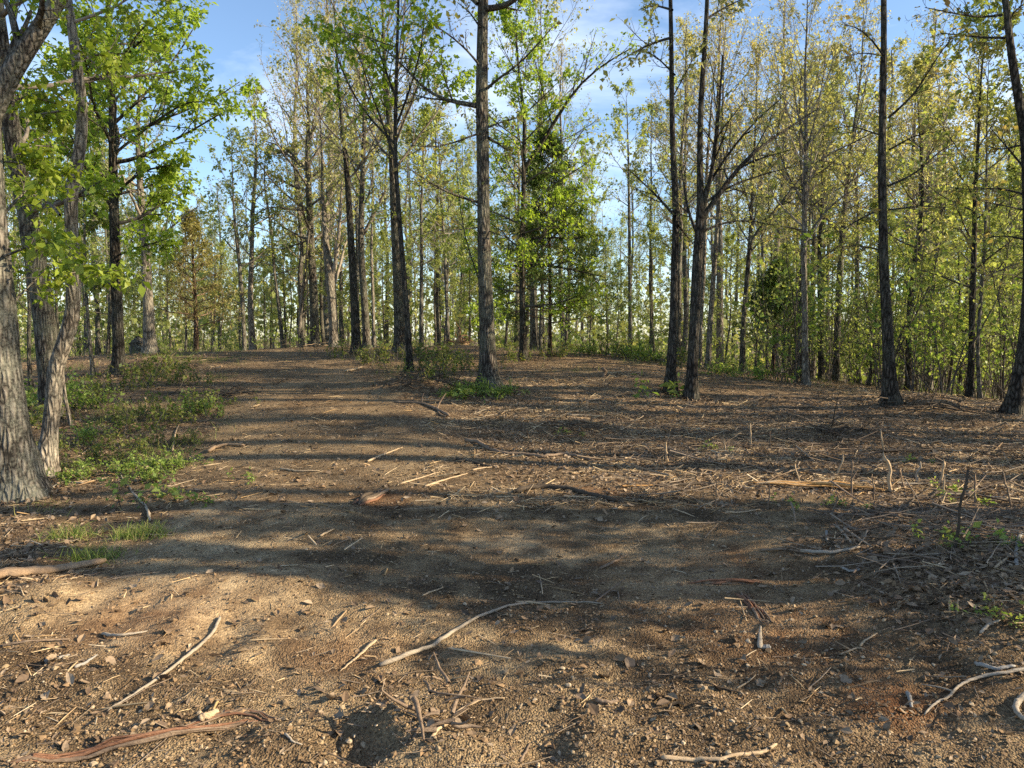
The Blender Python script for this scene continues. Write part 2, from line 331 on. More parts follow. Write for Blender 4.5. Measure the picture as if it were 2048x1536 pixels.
# ------------------------------------------------------------------ ground sheet
def axis(fine0, fine1, step, lo, hi, g):
    c = list(np.arange(fine0, fine1 + 1e-6, step)); s = step; x = c[-1]
    while x < hi: s *= g; x += s; c.append(x)
    s = step; x = c[0]; lo_ = []
    while x > lo: s *= g; x -= s; lo_.append(x)
    return np.array(lo_[::-1] + c)
SAND = G(260, 1240)
gx = axis(-4.0, 4.0, .04, -2500, 2500, 1.09); gy = axis(2.3, 8.0, .036, -1500, 3000, 1.06)
X, Y = np.meshgrid(gx, gy); xf, yf = X.ravel(), Y.ravel(); zf = H(xf, yf)
nx, ny = len(gx), len(gy); ii = (np.arange(ny - 1)[:, None] * nx + np.arange(nx - 1)[None]).ravel()
pm, lm, cm, gm = masks(xf, yf)
me = mk_mesh('ground', np.stack([xf, yf, zf], 1), np.stack([ii, ii + 1, ii + nx + 1, ii + nx], 1), [M_GROUND], attrs=dict(smooth=.75 * fbm(xf * .8 + 9, yf * 1.1, 66, 4) + .4 * np.exp(-((xf - SAND[0]) ** 2 + ((yf - SAND[1]) * 1.3) ** 2) / .45), litter=lm, clay=cm, green=gm, tone=.52 * fbm(xf * .9, yf * .9, 5, 5) + .48 * fbm(xf * 7, yf * 7, 6, 4), patch=fbm(xf * 7, yf * 7, 6, 4)))
tag(obj('ground', me), kind='structure')
print('ground quads', len(ii))

# ------------------------------------------------------------------ loose ground cover (uncountable)
rs = np.random.default_rng(7)
def wedge(n, y0, y1, pw, rng, spread=.82, extra=1.2):
    u = rng.random(n); y = (y0 ** (1 - pw) + u * (y1 ** (1 - pw) - y0 ** (1 - pw))) ** (1 / (1 - pw))
    x = (rng.random(n) * 2 - 1) * (y * spread + extra); return x, y
def eul(yaw, pit, rol):
    cy_, sy = np.cos(yaw), np.sin(yaw); cp, sp = np.cos(pit), np.sin(pit); cr_, sr = np.cos(rol), np.sin(rol)
    return np.stack([np.stack([cy_ * cp, cy_ * sp * sr - sy * cr_, cy_ * sp * cr_ + sy * sr], -1), np.stack([sy * cp, sy * sp * sr + cy_ * cr_, sy * sp * cr_ - cy_ * sr], -1), np.stack([-sp, cp * sr, cp * cr_], -1)], -2)
def scatter(name, mat, protos, x, y, size, rng, tilt=.4, lift=0.0, label=None, smooth=False, stretch=None, flat=1.0):
    Vs, Fs, off = [], [], 0; idx = rng.integers(0, len(protos), len(x)); z = H(x, y)
    for k, (pv, pf) in enumerate(protos):
        s = idx == k; n = int(s.sum())
        if not n: continue
        M = eul(rng.random(n) * 6.283, rng.normal(0, tilt, n), rng.normal(0, tilt, n))
        sc = size[s][:, None, None] * np.array([1, 1, flat])[None, None]
        V = np.einsum('nij,nvj->nvi', M, pv[None] * sc) + np.stack([x[s], y[s], z[s] + lift * size[s]], 1)[:, None]
        F = pf[None] + (np.arange(n) * len(pv))[:, None, None] + off; off += n * len(pv)
        Vs.append(V.reshape(-1, 3)); Fs.append(F.reshape(-1, pf.shape[1]))
    me = mk_mesh(name, np.concatenate(Vs), [np.concatenate(Fs)], [mat], smooth=smooth)
    return tag(obj(name, me), label, None, None, 'stuff')
def pebble(rng, fine=True):
    v = np.array([[1, 0, 0], [-1, 0, 0], [0, 1, 0], [0, -1, 0], [0, 0, .8], [0, 0, -.8]], float)
    f = [(0, 2, 4), (2, 1, 4), (1, 3, 4), (3, 0, 4), (2, 0, 5), (1, 2, 5), (3, 1, 5), (0, 3, 5)]
    V = list(v); nf = []; cache = {}
    def mid(a_, b_):
        k = (min(a_, b_), max(a_, b_))
        if k not in cache: V.append(nrm((V[a_] + V[b_]) / 2) * .92); cache[k] = len(V) - 1
        return cache[k]
    if not fine: nf = f[:]
    else:
        for a_, b_, c_ in f[:4]:
            ab, bc, ca = mid(a_, b_), mid(b_, c_), mid(c_, a_); nf += [(a_, ab, ca), (ab, b_, bc), (ca, bc, c_), (ab, bc, ca)]
    V = np.array(V) * (1 + rng.normal(0, .16, (len(V), 3))) * np.array([1, rng.uniform(.65, .95), rng.uniform(.5, .8)])
    return V, np.array(nf)
PEB = [pebble(rs) for _ in range(6)]; PEBS = [pebble(rs, False) for _ in range(8)]
def dead_leaf(rng, n=5, long=1.0):
    t = np.linspace(0, 1, n); w = np.interp(t, [0, .25, .55, .8, 1], [.04, .24, .32, .22, .02]) * rng.uniform(.7, 1.15) * (1 + rng.normal(0, .18, n)); xs = (t - .5) * long
    if n > 5: w = w * np.where(np.arange(n) % 2, 1.15, .72)
    cu = rng.uniform(-1.3, 1.3); cz = rng.uniform(.15, .9)
    mid = np.stack([xs, .06 * rng.normal() * np.sin(t * 3), cu * .5 * (t - .5) ** 2 + .05], 1)
    l = mid + np.stack([rng.normal(0, .03, n), w, cz * w * 1.2 + rng.normal(0, .04, n)], 1); r = mid + np.stack([rng.normal(0, .03, n), -w, cz * w * 1.2 * rng.uniform(-.6, 1.3) + rng.normal(0, .04, n)], 1)
    V = np.concatenate([l, mid, r]); F = []
    for i in range(n - 1): F += [(i, i + n, i + n + 1, i + 1), (i + n, i + 2 * n, i + 2 * n + 1, i + n + 1)]
    return V, np.array(F)
LEAFP = [dead_leaf(rs, 4) for _ in range(8)]
def sliver(rng):
    n = 3; xs = np.linspace(-.5, .5, n); y = rng.normal(0, .03, n); w = np.array([.018, .03, .010]) * rng.uniform(.6, 1.4)
    P = np.stack([xs, y, rng.normal(0, .02, n)], 1)[None]; return tubes(P, w[None], 3)
SLIV2 = [tubes(np.array([[[-.5, 0, 0], [.5, rs.normal(0, .06), rs.normal(0, .03)]]]), np.array([[.02, .012]]) * rs.uniform(.6, 1.4), 3) for _ in range(6)]
STRP = [sliver(rs) for _ in range(6)]
def twigp(rng):
    n = 4; xs = np.linspace(-.5, .5, n); P = np.stack([xs, np.cumsum(rng.normal(0, .05, n)), .02 + np.cumsum(rng.normal(0, .02, n))], 1)[None]
    return tubes(P, np.linspace(.014, .005, n)[None] * rng.uniform(.7, 1.3), 3)
FRP0 = [dead_leaf(rs, 3) for _ in range(8)]
TWP = [twigp(rs) for _ in range(6)]
x, y = wedge(52000, 2.3, 11, 2.2, rs); p, l, c, g = masks(x, y)
k = (rs.random(len(x)) < .10 + 1.6 * sstep(.62, .36, fbm(x * .8 + 9, y * 1.1, 66, 4) + .35 * np.exp(-((x + 1.9) ** 2 + (y - 4.5) ** 2) / .5))) & (rs.random(len(x)) < 1.0 - .8 * l)
x, y = x[k], y[k]; sz = np.clip(np.exp(rs.normal(-5.45, .5, len(x))), .0022, .018)
b_ = sz > .008
scatter('gravel', M_GRAVEL, PEBS, x[~b_], y[~b_], sz[~b_], rs, .4, .15, 'fine tan gravel on the bare track')
scatter('gravel', M_GRAVEL, PEB, x[b_], y[b_], sz[b_], rs, .4, .15, 'small tan stones lying on the bare track'); print('gravel', len(x))
x, y = wedge(16000, 2.3, 9, 2.0, rs); sz = np.clip(np.exp(rs.normal(-5.0, .5, len(x))), .003, .025)
scatter('soil_crumbs', M_CLOD, PEBS, x, y, sz, rs, .4, .1, 'crumbs and clods of brown soil on the track')
x, y = wedge(38000, 2.8, 22, 1.15, rs); p, l, c, g = masks(x, y); k = rs.random(len(x)) < np.clip(.012 + l * (.35 + .9 * fbm(x * 1.6, y * 1.6, 71, 3)), 0, 1)
x, y = x[k], y[k]; sz = rs.uniform(.025, .065, len(x)) * np.where(rs.random(len(x)) < .06, 1.4, 1)
print('litter', len(x))
scatter('leaf_litter', M_LITTER, LEAFP, x, y, sz, rs, .45, .12, 'brown dead leaves strewn over the forest floor')
x, y = wedge(38000, 3, 24, 1.01, rs); p, l, c, g = masks(x, y); k = rs.random(len(x)) < np.clip(.03 + .10 * sstep(5, 7, y) + l * 1.1 * sstep(.42, .6, fbm(x * .7, y * .7, 81, 3)) + .6 * sstep(1, 3, x) * sstep(7, 8.5, y) * sstep(14, 11.5, y), 0, 1)
x, y = x[k], y[k]; sz = np.clip(np.exp(rs.normal(-2.5, .5, len(x))), .02, .3)
scatter('shredded_wood', M_STRAW, SLIV2 + STRP[:3], x, y, sz, rs, .16, .03, 'pale shredded wood splinters scattered over the clearing', smooth=True)
n_ = 30000; y = rs.uniform(6.3, 14.5, n_); x = rs.uniform(-.12, .86, n_) * y; p, l, c, g = masks(x, y); k = rs.random(n_) < np.clip(l * 1.6 * sstep(.40, .62, fbm(x * .9, y * 1.5, 85, 3)), 0, 1); x, y = x[k], y[k]
scatter('shredded_wood', M_STRAW, SLIV2, x, y, np.clip(np.exp(rs.normal(-2.35, .5, len(x))), .03, .35), rs, .2, .06, 'pale straw-like shreds matted over the right of the clearing', smooth=True)
n_ = 16000; y = rs.uniform(6.0, 12.5, n_); x = rs.uniform(-.05, .86, n_) * y; p, l, c, g = masks(x, y); k = rs.random(n_) < l; x, y = x[k], y[k]
scatter('leaf_litter', M_LITTER2, FRP0, x, y, rs.uniform(.022, .052, len(x)), rs, .5, .25, 'lighter brown dead leaves over the right of the clearing')
n_ = 4200; y = rs.uniform(4.2, 12.5, n_); x = rs.uniform(.12, .86, n_) * y; p, l, c, g = masks(x, y); k = rs.random(n_) < l; x, y = x[k], y[k]
scatter('brush_twigs', M_TWIG, TWP, x, y, np.clip(np.exp(rs.normal(-1.45, .45, len(x))), .08, .7), rs, .16, .06, 'tangle of broken brush twigs over the right of the clearing', smooth=True)
x, y = wedge(9000, 2.5, 22, 1.01, rs); p, l, c, g = masks(x, y); k = rs.random(len(x)) < .12 + .75 * l
x, y = x[k], y[k]; sz = np.clip(np.exp(rs.normal(-2.2, .5, len(x))), .03, .4)
scatter('twig_debris', M_TWIG, TWP, x, y, sz, rs, .14, .03, 'small broken twigs littering the clearing', smooth=True)

def frag(rng):
    V = np.array([[-.5, 0, 0], [0, .22, .1], [.5, .03, .02], [.05, -.22, .12]]) * (1 + rng.normal(0, .2, (4, 3))); V[:, 2] += rng.normal(0, .05, 4); return V, np.array([[0, 1, 2, 3]])
TWLP = [tubes(np.array([[[-.5, 0, 0], [.5, rs.normal(0, .1), rs.normal(0, .05)]]]), np.array([[.022, .012]]), 3) for _ in range(4)]
FRP = [frag(rs) for _ in range(10)]
x, y = wedge(95000, 2.4, 16, 1.1, rs); p, l, c, g = masks(x, y); k = rs.random(len(x)) < np.clip(.07 + 1.0 * l * (.3 + fbm(x * 2.1, y * 2.1, 73, 3)), 0, 1)
x, y = x[k], y[k]; sz = rs.uniform(.010, .036, len(x)); print('fragments', len(x))
scatter('leaf_fragments', M_LITTER, FRP, x, y, sz, rs, .45, .15, 'crumbled bits of dead leaves over soil and litter')
x, y = wedge(34000, 2.4, 14, 1.15, rs); p, l, c, g = masks(x, y); k = rs.random(len(x)) < .25 + .75 * fbm(x * 1.3, y * 1.3, 83, 3) ** 2 * 2
x, y = x[k], y[k]; sz = np.clip(np.exp(rs.normal(-3.3, .45, len(x))), .012, .12)
scatter('fine_twiglets', M_TWIG, TWLP, x, y, sz, rs, .2, .05, 'fine dark twiglets and root hairs on the bare soil', smooth=True)

# ------------------------------------------------------------------ trees: growth
def grow(rng, S, D, Ln, Rd, n, up, wander, tip=.3):
    B = len(S); P = np.zeros((B, n, 3)); P[:, 0] = S; d = nrm(D); st = (Ln / (n - 1))[:, None]
    for i in range(1, n):
        d = nrm(d + rng.normal(0, wander, (B, 3)) + np.array([0, 0, up])); P[:, i] = P[:, i - 1] + d * st
    return P, Rd[:, None] * np.linspace(1, tip, n)[None]
def children(rng, P, Rr, per, tmin, a0, a1, lenf, radf, root, tmax=1.0, flat=0.0):
    B, n, _ = P.shape; m = B * per; par = np.repeat(np.arange(B), per)
    t = np.tile((np.arange(per) + .5) / per, B) + rng.uniform(-.5, .5, m) / per; t = tmin + (tmax - tmin) * np.clip(t, 0, 1)
    f = t * (n - 1); i = np.clip(f.astype(int), 0, n - 2); w = (f - i)[:, None]
    pos = P[par, i] * (1 - w) + P[par, i + 1] * w; T = nrm(P[par, i + 1] - P[par, i]); rad = Rr[par, i] * (1 - w[:, 0]) + Rr[par, i + 1] * w[:, 0]
    q = rng.normal(0, 1, (m, 3)); q[:, 2] *= (1 - flat); q = nrm(q - (q * T).sum(-1, keepdims=True) * T); ang = rng.uniform(a0, a1, m)[:, None]
    D = T * np.cos(ang) + q * np.sin(ang)
    L0 = np.linalg.norm(np.diff(P, axis=1), axis=-1).sum(1)[par]
    return pos, D, L0 * lenf * (1.05 - .6 * t) * rng.uniform(.6, 1.25, m), np.maximum(rad * radf, .0025), root[par]
def leaf_quads(rng, P, per, size, tmin=.25, droop=.35, asp=.55):
    B, n, _ = P.shape; m = B * per; par = np.repeat(np.arange(B), per); t = tmin + (1 - tmin) * rng.random(m) ** .5
    f = t * (n - 1); i = np.clip(f.astype(int), 0, n - 2); w = (f - i)[:, None]; pos = P[par, i] * (1 - w) + P[par, i + 1] * w
    T = nrm(P[par, i + 1] - P[par, i]); d = nrm(T * .5 + rng.normal(0, .75, (m, 3)) + np.array([0, 0, -droop]))
    nn = rng.normal(0, .6, (m, 3)) + np.array([0, 0, 1.0]); s = nrm(np.cross(d, nn)); nn = np.cross(s, d)
    Ls = (size * np.clip(np.exp(rng.normal(-.05, .38, m)), .35, 1.9))[:, None]; pos = pos + rng.normal(0, size * .5, (m, 3))
    V = np.stack([pos, pos + d * Ls * .45 + s * Ls * asp * .5 + nn * Ls * .08, pos + d * Ls - nn * Ls * .1, pos + d * Ls * .45 - s * Ls * asp * .5 + nn * Ls * .08], 1).reshape(-1, 3)
    return V, np.arange(m * 4).reshape(-1, 4)
SP = dict(
    oak=dict(bark=BARK_OAK, leaf=LF_OLIVE, a=(1.15, .45), up1=.07, l2=8, l3=6, lp=6, ls=.075, len2=.50, len3=.42, w=.10, flat=0),
    oakg=dict(bark=BARK_GREY, leaf=LF_OLIVE, a=(1.1, .45), up1=.08, l2=8, l3=6, lp=6, ls=.075, len2=.50, len3=.42, w=.10, flat=0),
    yellow=dict(bark=BARK_GREY, leaf=LF_YELLOW, a=(.85, .35), up1=.07, l2=9, l3=7, lp=6, ls=.050, len2=.50, len3=.42, w=.07, flat=0),
    bronze=dict(bark=BARK_OAK, leaf=LF_BRONZE, a=(1.25, .6), up1=.06, l2=7, l3=6, lp=3, ls=.07, len2=.48, len3=.42, w=.12, flat=0),
    green=dict(bark=BARK_GREY, leaf=LF_GREEN, a=(1.2, .5), up1=.05, l2=8, l3=6, lp=7, ls=.085, len2=.5, len3=.42, w=.09, flat=.3),
    maple=dict(bark=BARK_OAK, leaf=LF_MAPLE, a=(1.35, .55), up1=.03, l2=9, l3=6, lp=10, ls=.082, len2=.5, len3=.42, w=.09, flat=.55),
    bare=dict(bark=BARK_PALE, leaf=LF_YELLOW, a=(.8, .3), up1=.08, l2=9, l3=7, lp=2, ls=.05, len2=.55, len3=.45, w=.07, flat=0),
    cedar=dict(bark=BARK_CEDAR, leaf=LF_CEDAR, a=(1.45, .8), up1=.03, l2=9, l3=4, lp=11, ls=.105, len2=.5, len3=.5, w=.08, flat=.5),
    layer=dict(bark=BARK_CEDAR, leaf=LF_CEDAR, a=(1.5, 1.0), up1=.015, l2=10, l3=4, lp=12, ls=.10, len2=.5, len3=.5, w=.07, flat=.8),
    hick=dict(bark=BARK_GREY, leaf=LF_HICK, a=(1.3, .6), up1=.02, l2=7, l3=5, lp=11, ls=.078, len2=.5, len3=.5, w=.10, flat=.3),
)
def limb_starts(rng, TP, TR, z0, n1, Lmax, sp, low_bias=1.0):
    zt = TP[:, 2]; z = z0 + (zt[-1] * .985 - z0) * ((np.arange(n1) + rng.random(n1)) / n1) ** low_bias
    pos = np.stack([np.interp(z, zt, TP[:, c]) for c in range(3)], 1); rad = np.interp(z, zt, TR); t = (z - z0) / max(zt[-1] - z0, .1)
    az = np.arange(n1) * 2.399 + rng.uniform(-.5, .5, n1); an = sp['a'][0] + (sp['a'][1] - sp['a'][0]) * t + rng.normal(0, .12, n1)
    D = np.stack([np.cos(az) * np.sin(an), np.sin(az) * np.sin(an), np.cos(an)], 1)
    Ln = Lmax * np.sqrt(np.clip(1 - t ** 1.6, .06, 1)) * (.55 + .45 * np.minimum(1, t * 4 + .25)) * rng.uniform(.65, 1.15, n1)
    return pos, D, Ln, np.clip(rad * .42, .008, .10)
def build_tree(rng, TP, TR, sp, z0, n1, Lmax, extra=(), ksides=12, lscale=1.0, leafmul=1.0, low_bias=1.0, rough=.0, l3=None, conic=False, twig=1.0):
    """local coordinates; returns trunk (V,F), [limb (V,F)], crown (V,F,mi)"""
    tV, tF = tubes(TP[None], TR[None], ksides, rng=rng, rough=rough)
    if ksides >= 12:
        lobe = rng.integers(4, 7); ph = rng.uniform(0, 6.28); n_ = len(TP); q_ = tV.reshape(n_, ksides, 3); an_ = np.arange(ksides) * 2 * math.pi / ksides
        am = np.exp(-np.maximum(TP[:, 2], 0) / (1.3 * TR[n_ // 4] + .05)); f_ = 1 + am[:, None] * (.06 + .16 * np.cos(lobe * an_ + ph)[None] * (1 + .4 * np.cos(an_ * 2 + 1))[None]); f_ = f_ * (1 + .05 * np.cos(3 * an_ + TP[:, 2:3] * .7))
        q_[:] = TP[:, None] + (q_ - TP[:, None]) * f_[..., None]; tV = q_.reshape(-1, 3)
    S, D, Ln, Rr = limb_starts(rng, TP, TR, z0, n1, Lmax, sp, low_bias)
    if conic:
        t = (S[:, 2] - z0) / max(TP[-1, 2] - z0, .1); Ln = Lmax * (1.05 - t) * rng.uniform(.75, 1.15, n1); Rr = np.clip(Rr, .006, .022)
    P1, R1 = grow(rng, S, D, Ln, Rr, 9, sp['up1'], sp['w'], .25)
    if len(extra):
        EP = np.stack([resample(e_[:, :3], 9) for e_ in extra]); ER = np.stack([np.linspace(e_[0, 3], e_[-1, 3], 9) for e_ in extra])
        P1 = np.concatenate([EP, P1]); R1 = np.concatenate([ER, R1])
    root = np.arange(len(P1))
    s2, d2, L2, r2, q2 = children(rng, P1, R1, sp['l2'], .18, .45, 1.0, sp['len2'], .55, root, flat=sp['flat'])
    P2, R2 = grow(rng, s2, d2, L2, r2, 5, sp['up1'] * .8, sp['w'] * 1.2, .35)
    s3, d3, L3, r3, q3 = children(rng, P2, R2, l3 or sp['l3'], .2, .4, 1.0, sp['len3'], .6, q2, flat=sp['flat'])
    s4, d4, L4, r4, q4 = children(rng, P1, R1, 3, .55, .3, .8, .16, .5, root)
    P3, R3 = grow(rng, np.concatenate([s3, s4]), np.concatenate([d3, d4]), np.concatenate([L3, L4]), np.clip(np.concatenate([r3, r4]), .003, .007) * twig, 3, sp['up1'] * .5, sp['w'] * 1.5, .5)
    limbs = []
    for i in range(len(P1)):
        a_ = tubes(P1[i:i + 1], R1[i:i + 1], 7); m = q2 == i; b_ = tubes(P2[m][:, ::1], R2[m], 3); limbs.append(join([a_, b_]))
    tw = tubes(P3, R3, 3); lp = max(1, int(round(sp['lp'] * leafmul)))
    lv = leaf_quads(rng, P3, lp, sp['ls'] * lscale, asp=.22 if conic else .6, droop=.05 if conic else .35)
    if leafmul <= 0: lv = (lv[0][:0], lv[1][:0])
    cV, cF = join([tw, lv]); mi = np.concatenate([np.zeros(len(tw[1])), np.ones(len(lv[1]))])
    return (tV, tF), limbs, (cV, cF, mi)
STAT = dict(t=0)
def add_tree(name, label, cat, base, parts, sp, leafmat=None, bark=None, split=True, group=None, nx_=0):
    root = obj(name, None, None, tuple(base)); tag(root, label, cat, group); (tV, tF), limbs, (cV, cF, mi) = parts
    bark = bark or sp['bark']; leafmat = leafmat or sp['leaf']
    if split:
        obj('trunk', mk_mesh('trunk', tV, tF, [bark]), root)
        for i_, (V, F) in enumerate(limbs): obj('limb', mk_mesh('limb', V, F, [bark if i_ < nx_ else LIMBMAT[bark.name]]), root)
    else:
        V, F = join([(tV, tF)] + limbs); obj('trunk', mk_mesh('trunk', V, F, [bark, LIMBMAT[bark.name]], np.arange(len(F)) >= len(tF)), root)
    obj('crown', mk_mesh('crown', cV, cF, [LIMBMAT[bark.name], leafmat], mi), root)
    STAT['t'] += 2 * (len(tF) + sum(len(f) for _, f in limbs) + len(cF)); return root
def trunk_from_px(pts, ws, d, Ht, rng, n=34, wob=.03, flare=.3):
    """photo pixels -> local trunk spine; returns base, TP, TR"""
    (bx, by) = pts[0]
    if d is None: g = G(bx, by); d = g[1]
    P = np.array([at(px, r_, d) for px, r_ in pts]); Rr = np.array(ws, float) * d / FPX / 2 * (.88 if d > 9 else .95)
    base = np.array([P[0, 0], d, float(H(P[0, 0], d))]); P[0] = base
    k = np.concatenate([[True], P[1:, 2] > base[2] + .25]); P = P[k]; Rr = Rr[k]
    dep = np.cumsum(rng.normal(0, wob, len(P))); dep -= dep[0]; P[:, 1] += dep
    top = base[2] + Ht
    if P[-1, 2] < top - .3:
        dirv = nrm(P[-1] - P[max(-3, -len(P))]); dirv = nrm(dirv * .5 + np.array([0, 0, 1.0])); steps = max(2, int((top - P[-1, 2]) / 1.2)); dz = (top - P[-1, 2]) / steps; r0 = Rr[-1]
        Q = []; q = P[-1].copy()
        for i in range(steps):
            dirv = nrm(dirv + rng.normal(0, .06, 3)); dirv[2] = abs(dirv[2]); q = q + dirv * dz / dirv[2]; Q.append(np.append(q, r0 * (1 - (i + 1) / steps * .88)))
        Q = np.array(Q); A = np.concatenate([np.concatenate([P, Rr[:, None]], 1), Q])
    else: A = np.concatenate([P, Rr[:, None]], 1)
    A = resample(A, n); A[:, :3] -= base
    TP, TR = A[:, :3].copy(), A[:, 3].copy(); TR = np.maximum(TR, .004)
    zz = TP[:, 2]; TR *= 1 + flare * np.exp(-zz / .16); TP = np.concatenate([TP[:1] - np.array([[0, 0, .25]]), TP]); TR = np.concatenate([TR[:1] * 1.25, TR])
    return base, TP, TR, d
def px_limb(pts, w0, w1, d, base, rng, dz=None):
    dz = rng.uniform(-1.0, 1.0) if dz is None else dz; n = len(pts)
    P = np.array([at(px, r_, d + dz * i / max(1, n - 1)) for i, (px, r_) in enumerate(pts)]) - base
    return np.concatenate([P, np.linspace(w0, w1, n)[:, None] * d / FPX / 2], 1)

# ------------------------------------------------------------------ the trees one can pick out
MAIN = []
def T(name, label, pts, ws, Ht, sp, z0, n1, Lmax, d=None, bark=None, leaf=None, limbs=(), seed=0, **kw):
    MAIN.append(dict(name=name, label=label, pts=pts, ws=ws, Ht=Ht, sp=sp, z0=z0, n1=n1, Lmax=Lmax, d=d, bark=bark, leaf=leaf, limbs=limbs, seed=seed, kw=kw))
T('oak_tree', 'thick furrowed grey trunk cut by the photo\'s left edge with a heavy slanting limb', [(38, 996), (22, 850), (8, 740), (-4, 600), (-16, 420), (-22, 250), (-28, 150), (-40, 0), (-48, -120)], [100, 78, 70, 64, 54, 50, 44, 40, 36], 13, 'hick', 5.2, 8, 2.6,
  bark=BARK_GREY, limbs=[([(-22, 240), (0, 178), (52, 98), (98, 36), (135, -25), (190, -150)], 44, 22), ([(5, 640), (30, 600), (70, 560), (110, 520)], 6, 2), ([(-8, 450), (30, 400), (80, 360), (130, 350)], 7, 2), ([(-10, 520), (40, 500), (90, 480), (140, 495)], 6, 2), ([(-20, 330), (20, 320), (60, 330), (100, 350)], 6, 2), ([(-22, 230), (30, 200), (60, 190), (120, 210)], 6, 2)], seed=1, ksides=26, rough=.03, leafmul=.6)
T('forked_tree', 'crooked lichen-spotted tree forking at knee height beside the big left-edge trunk', [(90, 952), (91, 870), (98, 790), (102, 735), (122, 690), (137, 640), (141, 560), (132, 470), (136, 380), (150, 300), (148, 200), (138, 100), (128, 20), (120, -60)], [44, 32, 31, 33, 30, 28, 27, 27, 24, 23, 21, 19, 17, 14], 9, 'hick', 5.0, 7, 2.0,
  bark=BARK_PALE, limbs=[([(120, 430), (100, 405), (70, 390), (40, 380)], 6, 2), ([(142, 115), (170, 118), (205, 105), (250, 108)], 7, 2), ([(120, 222), (100, 225), (60, 230)], 5, 2), ([(128, 540), (150, 545), (190, 548), (230, 540)], 5, 2)], seed=2, ksides=18, rough=.03, leafmul=.7)
T('oak_tree', 'stout rough trunk partly hidden behind the crooked forked tree', [(104, 800), (99, 720), (86, 610), (74, 520), (57, 420), (40, 330), (27, 220), (15, 100), (8, 0)], [50, 46, 44, 43, 40, 37, 34, 30, 26], 12, 'maple', 3.0, 18, 2.8, d=11.0, bark=BARK_OAK, seed=3, ksides=16, rough=.03)
T('maple_tree', 'leafy bright green maple with a dark straight trunk near the left side', [(235, 750), (237, 700), (233, 600), (230, 500), (228, 400), (226, 320), (222, 200), (215, 80), (212, -60)], [30, 25, 23, 22, 20, 18, 15, 12, 9], 9.6, 'maple', 2.9, 28, 2.9,
  limbs=[([(227, 325), (262, 325), (330, 290), (395, 255), (445, 225)], 9, 2), ([(230, 395), (255, 362), (300, 335), (360, 330)], 7, 2), ([(232, 512), (275, 495), (335, 478)], 4, 2), ([(225, 250), (290, 190), (350, 120), (385, 60)], 7, 2), ([(222, 200), (170, 160), (120, 120)], 6, 2), ([(220, 150), (290, 70), (370, 10)], 6, 2), ([(226, 310), (300, 250), (390, 190), (430, 210)], 6, 2)], seed=4, bark=BARK_DARK, lscale=1.05, leafmul=1.35)
T('oak_tree', 'pale brown trunk with a grey stump at its foot, right of the leafy maple', [(300, 708), (296, 640), (290, 560), (285, 480), (280, 420), (274, 330), (270, 260)], [30, 24, 20, 18, 16, 13, 10], 8.5, 'green', 2.6, 16, 2.4, bark=BARK_PALE, seed=5)
T('thin_tree', 'thin grey leaning tree between the maple and the forked tree', [(186, 752), (176, 650), (170, 560), (168, 480), (166, 400)], [9, 7, 6, 5, 4], 5.5, 'green', 1.6, 10, 1.2, seed=6)
T('dead_sapling', 'short white dead sapling leaning beside the forked tree', [(142, 852), (136, 800), (130, 745), (127, 700)], [8, 7, 6, 4], 1.25, 'bare', .9, 2, .3, bark=BARK_PALE, seed=7, leafmul=0)
T('slender_tree', 'slender pale tree with a bent top at the crest left of the trail', [(506, 698), (500, 600), (502, 500), (505, 420), (510, 350), (512, 280)], [14, 12, 10, 9, 7, 5], 9.2, 'oakg', 2.8, 14, 2.3, d=27, bark=BARK_PALE, limbs=[([(500, 620), (485, 607), (465, 602), (455, 590)], 3, 1)], seed=8, lscale=1.2)
T('slender_tree', 'slender grey tree just left of the bent pale tree', [(489, 698), (484, 600), (478, 530), (470, 450), (466, 400)], [9, 9, 8, 6, 4], 7.5, 'green', 2.6, 12, 2.0, d=26, seed=9, lscale=1.1)
T('slender_tree', 'slim leaning grey tree on the crest above the trail', [(566, 694), (556, 600), (548, 540), (541, 450), (530, 380)], [9, 8, 7, 6, 4], 7.2, 'green', 2.5, 12, 2.0, d=28, seed=10, lscale=1.1)
T('forked_tree', 'grey twin-stemmed tree by the brush heap on the crest', [(602, 694), (604, 620), (600, 550), (605, 500), (600, 440), (590, 380)], [13, 11, 11, 8, 6, 4], 7.5, 'oak', 3.0, 12, 2.0, d=28, bark=BARK_GREY, limbs=[([(596, 690), (603, 600), (614, 510), (618, 460)], 9, 3)], seed=11, lscale=1.1)
T('oak_tree', 'straight brown oak with a domed olive crown right of the trail\'s top', [(630, 694), (627, 600), (622, 500), (618, 400), (615, 300), (617, 240)], [22, 19, 16, 14, 12, 8], 10.8, 'oak', 3.6, 24, 3.6, d=27.5,
  limbs=[([(619, 382), (590, 376), (565, 360), (535, 345)], 7, 2), ([(620, 480), (590, 490), (560, 500), (535, 505)], 4, 1), ([(618, 350), (590, 310), (560, 290), (520, 280)], 7, 2), ([(616, 330), (650, 280), (690, 240)], 6, 2), ([(618, 420), (580, 420), (540, 410), (510, 430)], 5, 2)], seed=12, lscale=1.25)
T('forked_tree', 'pale tan trunk splitting into several stems beside the straight brown oak', [(669, 692), (666, 640), (662, 580), (659, 540), (652, 490), (648, 430), (643, 380), (642, 300)], [22, 20, 21, 22, 13, 10, 8, 5], 9.5, 'oakg', 4.0, 14, 2.6, d=26.5, bark=BARK_PALE,
  limbs=[([(664, 560), (674, 510), (680, 440), (684, 360)], 10, 3), ([(668, 570), (680, 530), (692, 480), (700, 470)], 7, 3), ([(658, 540), (650, 515), (630, 500)], 5, 2)], seed=13, lscale=1.2)
